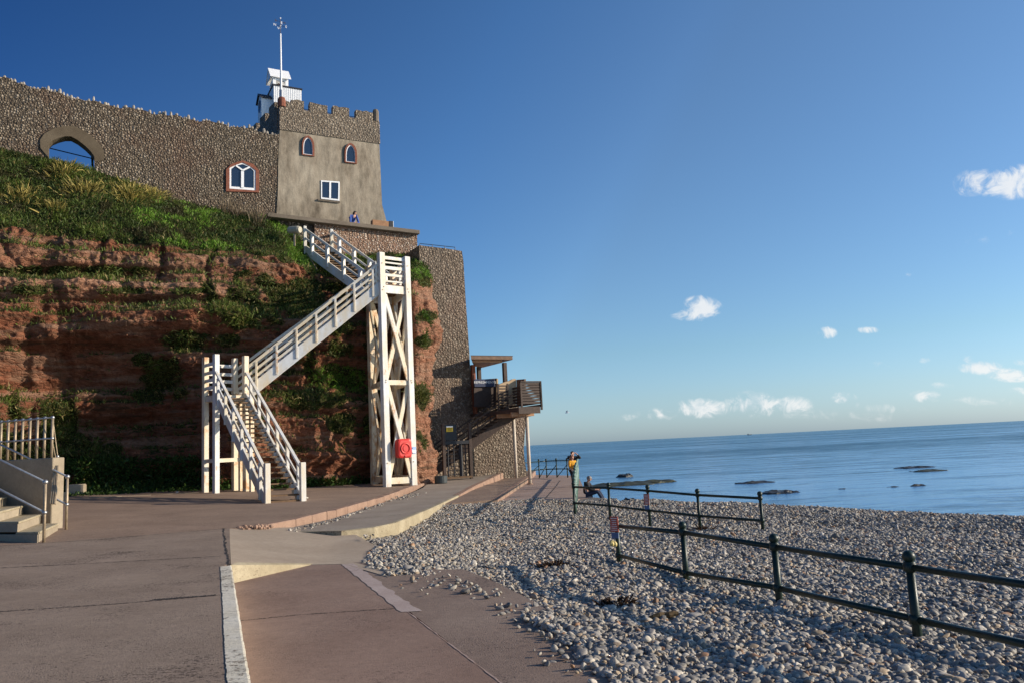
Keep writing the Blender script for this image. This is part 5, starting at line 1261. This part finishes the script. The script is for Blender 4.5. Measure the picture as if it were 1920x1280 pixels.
# timber stair up to the deck
ks = thing('timber_stair', V(-5.2, 44.9, 0), 'dark timber stair climbing from behind the rock up to the kiosk deck', 'staircase')
s_b = V(-5.3, 42.4, zg0); s_t = at(kv(966, 757, 2.35), zD-.05); bk_ = E2*1.05
for o_ in (V(0, 0, 0), bk_):
    MB().bar(s_b+o_-Z*.1, s_t+o_-Z*.1, .08, .42).build('stringer', DWOOD, ks)
    for h in (.55, 1.05): MB().bar(s_b+o_+Z*h, s_t+o_+Z*h, .06, .08).build('handrail', DWOOD, ks)
    for t in (.12, .38, .6, .82): p = s_b.lerp(s_t, t)+o_; MB().bar(p-Z*.2, p+Z*1.1, .07, .07).build('baluster', DWOOD, ks)
for k in range(1, 19): p = s_b.lerp(s_t, k/19); MB().bar(p+Z*.02, p+bk_+Z*.02, .27, .05).build('tread', DWOOD, ks)
# slatted half gate at the stair head
g1 = kv(935, 757, 2.9); g2_ = kv(953, 757, 2.9); ztg = kv(944, 720, 2.9).z
m = MB(); n = 9
for i in range(n): z = zD+.05+(ztg-zD-.05)*(i+.5)/n; m.bar(at(g1, z), at(g2_, z), .03, .075)
for e in (g1, g2_): m.bar(at(e, zD-.3), at(e, ztg+.05), .08, .08, E1)
m.build('slatted_gate', DWOOD, ks)

# ------------------------------------------------------------------ people
def skin(name, chains, mat, parent, sub=2, extra=None):
    vs = []; rs = []; es = []; key = {}
    def vid(p, r):
        k = tuple(round(x, 4) for x in p)
        if k not in key: key[k] = len(vs); vs.append(k); rs.append(r)
        return key[k]
    for ch in chains:
        ids = [vid(p, r) for p, r in ch]
        es += [(a, b) for a, b in zip(ids, ids[1:]) if a != b]
    me = bpy.data.meshes.new(name); me.from_pydata(vs, es, []); me.update()
    o = bpy.data.objects.new(name, me); C.objects.link(o)
    md = o.modifiers.new('skin', 'SKIN'); sv = me.skin_vertices[0].data
    for i, r in enumerate(rs): sv[i].radius = (r, r) if not isinstance(r, tuple) else r; sv[i].use_root = i == 0
    md.use_smooth_shade = True; sb = o.modifiers.new('sub', 'SUBSURF'); sb.levels = sub; sb.render_levels = sub
    bpy.context.view_layer.update()
    m2 = bpy.data.meshes.new_from_object(o.evaluated_get(bpy.context.evaluated_depsgraph_get()))
    C.objects.unlink(o); bpy.data.objects.remove(o)
    if extra:
        bm = bmesh.new(); bm.from_mesh(m2); mb = MB(); extra(mb); ms = [bm.verts.new(v) for v in mb.v]
        for f in mb.f:
            try: bm.faces.new([ms[i] for i in f]).smooth = True
            except ValueError: pass
        bm.to_mesh(m2); bm.free()
    m2.transform(WM[parent].inverted()); m2.materials.clear(); m2.materials.append(mat); m2.name = name
    o = bpy.data.objects.new(name, m2); C.objects.link(o); o.parent = parent; WM[o] = WM[parent]; return o
def person(loc, label, J, s, fwd, top, legs, hair, hairlong=False, group=None, dress=None, boots=CBLACK):
    """J: joints in world space; s: size factor; fwd: facing"""
    t = thing('person', loc, label, 'person', group); fwd = fwd.normalized(); rt = fwd.cross(Z).normalized()
    hd = J['head']; nk = J['neck']; upv = (hd-nk).normalized()
    fing = []
    for k in 'lr':
        w, h = J['wr'+k], J['ha'+k]; d = (h-w).normalized(); sd = d.cross(fwd); sd = rt if sd.length < .1 else sd.normalized()
        for q, ln in zip((-.03, -.01, .01, .03), (.065, .078, .074, .055)): b = h+sd*q*s; fing.append([(h, .026*s), (b+d*.02*s, .010*s), (b+d*ln*.6*s+fwd*.006*s, .0085*s), (b+d*ln*s+fwd*.02*s, .007*s)])
        fing.append([(w.lerp(h, .55), .026*s), (w.lerp(h, .55)+sd*.035*s+d*.015*s, .011*s), (w.lerp(h, .55)+sd*.045*s+d*.05*s, .0085*s)])
    core = [(J['pel'], .13*s), (J['spi'], .115*s), (J['che'], .14*s), (nk-upv*.03*s, .06*s), (nk+upv*.03*s, .052*s), (hd-upv*.045*s+fwd*.012*s, .074*s), (hd+upv*.03*s, .092*s), (hd+upv*.09*s, .062*s)]
    arms = []; lg = []
    for k in 'lr':
        arms.append([(J['che'], .14*s), (J['sh'+k], .062*s), (J['el'+k], .043*s), (J['wr'+k], .028*s), (J['ha'+k], .026*s)])
        lg.append([(J['pel'], .13*s), (J['hi'+k], .088*s), (J['kn'+k], .058*s), (J['an'+k], .038*s), (J['to'+k], .036*s)])
    def face(mb):
        mb.ball(hd+fwd*.098*s-upv*.01*s, .017*s, 8, 6)
        for q in (-1, 1): mb.ball(hd+rt*q*.088*s-upv*.005*s, .022*s, 8, 6, (.6, .8, 1.2))
        mb.ball(hd+fwd*.085*s-upv*.05*s, .016*s, 8, 5, (1.2, 1.2, .5))
    skin('body', [core]+arms+lg+fing, SKIN, t, 2, face)
    skin('jacket', [[(J['pel']-Z*.03*s, .165*s), (J['spi'], .145*s), (J['che'], .168*s), (nk-upv*.045*s, .085*s)]]+[[(J['che'], .168*s), (J['sh'+k], .085*s), (J['el'+k], .063*s), (J['el'+k].lerp(J['wr'+k], .92), .046*s)] for k in 'lr']+([[(J['pel']+Z*.02*s, .15*s), (J['pel']-Z*.12*s, .165*s)]] if dress else []), top, t)
    skin('trousers', [[(J['pel']-Z*.01*s, .146*s), (J['hi'+k], .104*s), (J['kn'+k], .076*s), (J['kn'+k].lerp(J['an'+k], .92), .06*s)] for k in 'lr'], legs, t)
    for k in 'lr': skin('shoe', [[(J['an'+k]-Z*.01*s, .048*s), (J['an'+k].lerp(J['to'+k], .5)-Z*.02*s, .047*s), (J['to'+k]-Z*.01*s, .043*s)]], boots, t, 2)
    m = MB(); hc = hd-fwd*.022*s+upv*.035*s; m.ball(hc, .104*s, 12, 8, (1, 1, .92)); 
    if hairlong: m.ball(hc-fwd*.03*s-upv*.09*s, .085*s, 10, 8, (1, .8, 1.5))
    h = m.build('hair', hair, t, smooth=True)
    # keep the hair off the face
    bm = bmesh.new(); bm.from_mesh(h.data); 
    for v in bm.verts:
        p = WM[t]@v.co-hd; f = p.dot(fwd); z = p.dot(upv)
        if f > .045*s and z < .055*s: v.co -= Vector(fwd)*(f-.045*s)
    bm.to_mesh(h.data); bm.free()
    m = MB()
    for q in (-1, 1): m.ball(hd+fwd*.088*s+rt*q*.032*s+upv*.012*s, .010*s, 6, 4)
    m.build('eyes', CBLACK, t)
    return t
def stand(base, H, fwd, armpose, step=.05):
    s = H/1.72; fwd = fwd.normalized(); rt = fwd.cross(Z).normalized(); b = base
    J = {'pel': b+Z*.93*s, 'spi': b+Z*1.13*s, 'che': b+Z*1.34*s, 'neck': b+Z*1.49*s, 'head': b+Z*1.60*s+fwd*.02*s}
    for k, q in (('l', -1), ('r', 1)):
        o = rt*q
        J['hi'+k] = b+Z*.86*s+o*.10*s; J['kn'+k] = b+Z*.49*s+o*.105*s+fwd*(.03+step*q)*s; J['an'+k] = b+Z*.08*s+o*.10*s+fwd*(step*q*1.6)*s; J['to'+k] = J['an'+k]+fwd*.16*s+o*.03*s-Z*.03*s
        J['sh'+k] = b+Z*1.42*s+o*.19*s
        if armpose == 'up': J['el'+k] = b+Z*1.36*s+o*.36*s+fwd*.2*s; J['wr'+k] = b+Z*1.56*s+o*.15*s+fwd*.24*s; J['ha'+k] = b+Z*1.62*s+o*.09*s+fwd*.21*s
        elif armpose == 'fold': J['el'+k] = b+Z*1.13*s+o*.24*s+fwd*.06*s; J['wr'+k] = b+Z*1.12*s+o*.06*s+fwd*.22*s; J['ha'+k] = b+Z*1.13*s-o*.02*s+fwd*.23*s
        else: J['el'+k] = b+Z*1.13*s+o*.26*s; J['wr'+k] = b+Z*.89*s+o*.25*s+fwd*.06*s; J['ha'+k] = b+Z*.82*s+o*.25*s+fwd*.08*s
    return J, s
GP = None
ad = G(1077, 910, HP)+V(.03, .55, 0); J, s = stand(ad, 1.68, V(.35, -.9, 0), 'up'); person(ad, 'person in dark jacket with both arms raised behind the yellow coat', J, s, V(.35, -.9, 0), CBLACK, CNAVY, HAIRD)
ch = G(1075.5, 912, HP); J, s = stand(ch, 1.47, V(.5, -.85, 0), 'fold', .09); person(ch, 'ginger haired person in a mustard yellow coat by the promenade railing', J, s, V(.5, -.85, 0), CYEL, CBLACK, HAIRO, True, dress=True, boots=CGREY)
# seated on the promenade edge, turned to the right
sb_ = G(1101, 932, HP)+V(.02, .15, 0); f_ = V(.95, -.3, 0).normalized(); r_ = f_.cross(Z).normalized(); s = .98
J = {'pel': sb_+Z*.13, 'spi': sb_+Z*.30-f_*.03, 'che': sb_+Z*.48+f_*.02, 'neck': sb_+Z*.60+f_*.07, 'head': sb_+Z*.69+f_*.12}
for k, q in (('l', -1), ('r', 1)):
    o = r_*q
    J['hi'+k] = sb_+Z*.13+o*.1+f_*.08; J['kn'+k] = sb_+Z*.22+o*.12+f_*.44; J['an'+k] = sb_-Z*.10+o*.11+f_*.62; J['to'+k] = J['an'+k]+f_*.16-Z*.05
    J['sh'+k] = sb_+Z*.53+o*.19+f_*.02; J['el'+k] = sb_+Z*.30+o*.24+f_*.18; J['wr'+k] = sb_+Z*.29+o*.13+f_*.38; J['ha'+k] = sb_+Z*.29+o*.09+f_*.45
person(sb_, 'grey haired person in a dark jacket sitting on the promenade edge', J, s, f_, CBLACK, CNAVY, HAIRG)
# leaning on the castle coping
lc_ = ctop(665, .12); fl_ = (E1*.75-E2*.66).normalized(); r_ = fl_.cross(Z).normalized(); s = 1.0
bs = lc_+E2*.5-Z*.74
J = {'pel': bs+Z*.93, 'spi': bs+Z*1.10-E2*.1, 'che': bs+Z*1.27-E2*.28, 'neck': bs+Z*1.38-E2*.36+E1*.04, 'head': bs+Z*1.49-E2*.40+E1*.08}
for k, q in (('l', -1), ('r', 1)):
    o = E1*q
    J['hi'+k] = bs+Z*.86+o*.1; J['kn'+k] = bs+Z*.48+o*.11-E2*.03; J['an'+k] = bs+Z*.08+o*.11+E2*.05; J['to'+k] = J['an'+k]-E2*.16-Z*.03
    J['sh'+k] = bs+Z*1.34+o*.19-E2*.3; J['el'+k] = lc_+Z*.07+o*.26-E2*.02; J['wr'+k] = lc_+Z*.06+o*.05-E2*.16; J['ha'+k] = lc_+Z*.07-o*.03-E2*.19
person(lc_, 'dark haired person in a blue checked shirt leaning on the coping below the tower', J, s, fl_, CBLUE, CNAVY, HAIRD, True)

# ------------------------------------------------------------------ gull and ship
gp = P(1063, 773, 90); gl = thing('seagull', gp, 'small white gull flying low over the sea right of the deck', 'bird')
m = MB(); m.tube([gp+V(-.22, 0, -.03), gp+V(-.1, 0, 0), gp+V(.08, 0, .02), gp+V(.2, 0, .05), gp+V(.28, 0, .04)], [.015, .06, .07, .04, .008], 8); m.build('body', WHT, gl)
for q in (-1, 1): m = MB(); m.add([gp+V(-.06, 0, .03), gp+V(.09, 0, .04), gp+V(.06, q*.35, .24), gp+V(-.12, q*.62, .16), gp+V(-.08, q*.33, .2)], [(0, 1, 2, 4), (4, 2, 3)]); m.prism([gp+V(-.06, 0, .03), gp+V(.09, 0, .04), gp+V(.06, q*.35, .24), gp+V(-.08, q*.33, .2)], Z*.015); m.build('wing', plain('gull_grey', (.45, .45, .47), .6), gl, fix=False)
sx = P(1405, 812.4, 5200); sh = thing('ship', at(sx, -3), 'tiny ship on the horizon above the end of the far railing', 'ship')
o = at(sx, -3); m = MB(); m.prism([o+V(-14, 0, 0), o+V(12, 0, 0), o+V(17, 0, 4), o+V(-15, 0, 4)], V(0, 6, 0)); m.build('hull', plain('ship_hull', (.05, .06, .08), .6), sh)
m = MB(); m.hexa([o+V(-11, 1, 4), o+V(-4, 1, 4), o+V(-4, 5, 4), o+V(-11, 5, 4)], [o+V(-11, 1, 10), o+V(-5, 1, 10), o+V(-5, 5, 10), o+V(-11, 5, 10)]); m.build('bridge', plain('ship_white', (.5, .5, .5), .6), sh)
# ------------------------------------------------------------------ sun, sky and clouds
AZ = R(1.5); EL = R(17)
SUN = V(math.cos(AZ)*math.cos(EL), -math.sin(AZ)*math.cos(EL), math.sin(EL))
ld_ = bpy.data.lights.new('sun', 'SUN'); ld_.energy = SUN_E; ld_.angle = R(.5); ld_.color = (1.0, .87, .70)
lo_ = bpy.data.objects.new('sun', ld_); C.objects.link(lo_); lo_.rotation_euler = SUN.to_track_quat('Z', 'Y').to_euler(); lo_.location = (30, -10, 30)
wd_ = bpy.data.worlds.new('World'); SC.world = wd_; wd_.use_nodes = True
t = NT('World', wd_)
sky = t.n('ShaderNodeTexSky', sky_type='NISHITA', sun_disc=False, sun_elevation=EL, sun_rotation=math.atan2(SUN.x, SUN.y), altitude=SKY_ALT, air_density=SKY_AIR, dust_density=SKY_DUST, ozone_density=SKY_OZ)
dirv = t.n('ShaderNodeTexCoord').outputs['Generated']
dn = t.n('ShaderNodeVectorMath', {0: dirv}, operation='NORMALIZE').outputs[0]
n1_ = t.n('ShaderNodeTexNoise', {'Vector': dn, 'Scale': 42, 'Detail': 10, 'Roughness': .66, 'Distortion': .9}).outputs['Fac']
CLOUDS = [(1312, 578, 40, 24, 1.0), (1290, 590, 34, 14, .8), (1828, 342, 30, 24, .6), (1905, 342, 46, 28, .95), (1832, 448, 22, 18, .25), (1885, 438, 14, 10, .2), (1551, 624, 17, 12, .8), (1627, 619, 20, 7, .55), (1656, 679, 24, 10, .6),
 (1733, 675, 10, 6, .4), (1838, 688, 30, 13, .9), (1815, 678, 14, 12, .6), (1897, 702, 32, 13, .85), (1918, 678, 14, 8, .6), (1738, 742, 24, 12, .7), (1582, 745, 22, 12, .75), (1610, 759, 14, 8, .4), (1316, 764, 52, 20, .85), (1412, 757, 50, 26, .8), (1478, 757, 44, 18, .7),
 (1230, 775, 46, 14, .45), (1180, 782, 36, 10, .3), (1700, 516, 9, 5, .3), (1740, 509, 7, 5, .3), (1910, 733, 24, 8, .5), (1765, 722, 22, 7, .4), (1655, 765, 70, 10, .35), (1850, 752, 80, 10, .35), (1550, 778, 160, 14, .3)]
tot = None
for x, y, w, h, k in CLOUDS:
    c = ray(x, y).normalized(); ws = w/FPX*1.1; hs = h/FPX*1.1
    df = t.n('ShaderNodeVectorMath', {0: dn, 1: tuple(c)}, operation='SUBTRACT').outputs[0]
    a = t.n('ShaderNodeVectorMath', {0: df, 1: tuple(RT/ws)}, operation='DOT_PRODUCT').outputs['Value']
    b = t.n('ShaderNodeVectorMath', {0: df, 1: tuple(UP/hs)}, operation='DOT_PRODUCT').outputs['Value']
    r2 = t.math('ADD', t.math('MULTIPLY', a, a), t.math('MULTIPLY', b, b))
    f = t.math('MULTIPLY', t.math('SUBTRACT', 1.0, r2, clamp=True), k)
    tot = f if tot is None else t.math('MAXIMUM', tot, f)
nn3 = t.math('MULTIPLY', t.math('SUBTRACT', n1_, .5), 3.4)
md_ = t.math('ADD', tot, t.math('MULTIPLY', nn3, t.math('MINIMUM', t.math('MULTIPLY', tot, 2.0), .9)))
mask = t.n('ShaderNodeMapRange', {0: md_, 1: .16, 2: 1.05, 3: 0, 4: 1}, interpolation_type='SMOOTHSTEP').outputs[0]
shade = t.ramp(n1_, [(.35, (CLB*.80, CLB*.86, CLB*.92)), (.58, (CLB, CLB*1.0, CLB*.99))])
xyz = t.n('ShaderNodeSeparateXYZ', {0: dn}).outputs
q_ = t.math('ADD', t.math('SUBTRACT', xyz[0], t.math('MULTIPLY', xyz[2], .6)), 1.0)
g1_ = t.ramp(q_, [(.2, (.17, .34, .50)), (.72, (.70, .90, .95)), (.95, (1.0, 1.07, 1.0)), (1.0, (1.0, 1.04, .95))])
g2_ = t.ramp(xyz[2], [(0, (1.0, 1.36, 2.55)), (.05, (1.02, 1.28, 2.0)), (.11, (1.0, 1.25, 1.70)), (1, (1.0, 1.28, 1.70))])
sat = t.mix(1.0, t.mix(1.0, sky.outputs[0], g1_, 'MULTIPLY'), g2_, 'MULTIPLY')
col_ = t.mix(t.math('MULTIPLY', mask, .80), sat, shade)
bg = t.n('ShaderNodeBackground', {'Color': col_, 'Strength': SKY_S}); t.n('ShaderNodeOutputWorld', {'Surface': bg.outputs[0]})
SC.view_settings.view_transform = 'Standard'; SC.view_settings.look = 'None'; SC.view_settings.exposure = EXPO; SC.view_settings.gamma = 1
SC.view_settings.use_curve_mapping = False
SC.cycles.max_bounces = 6; SC.cycles.diffuse_bounces = 3; SC.cycles.glossy_bounces = 3; SC.cycles.transmission_bounces = 2; SC.cycles.sample_clamp_indirect = 4
SC.cycles.use_denoising = True
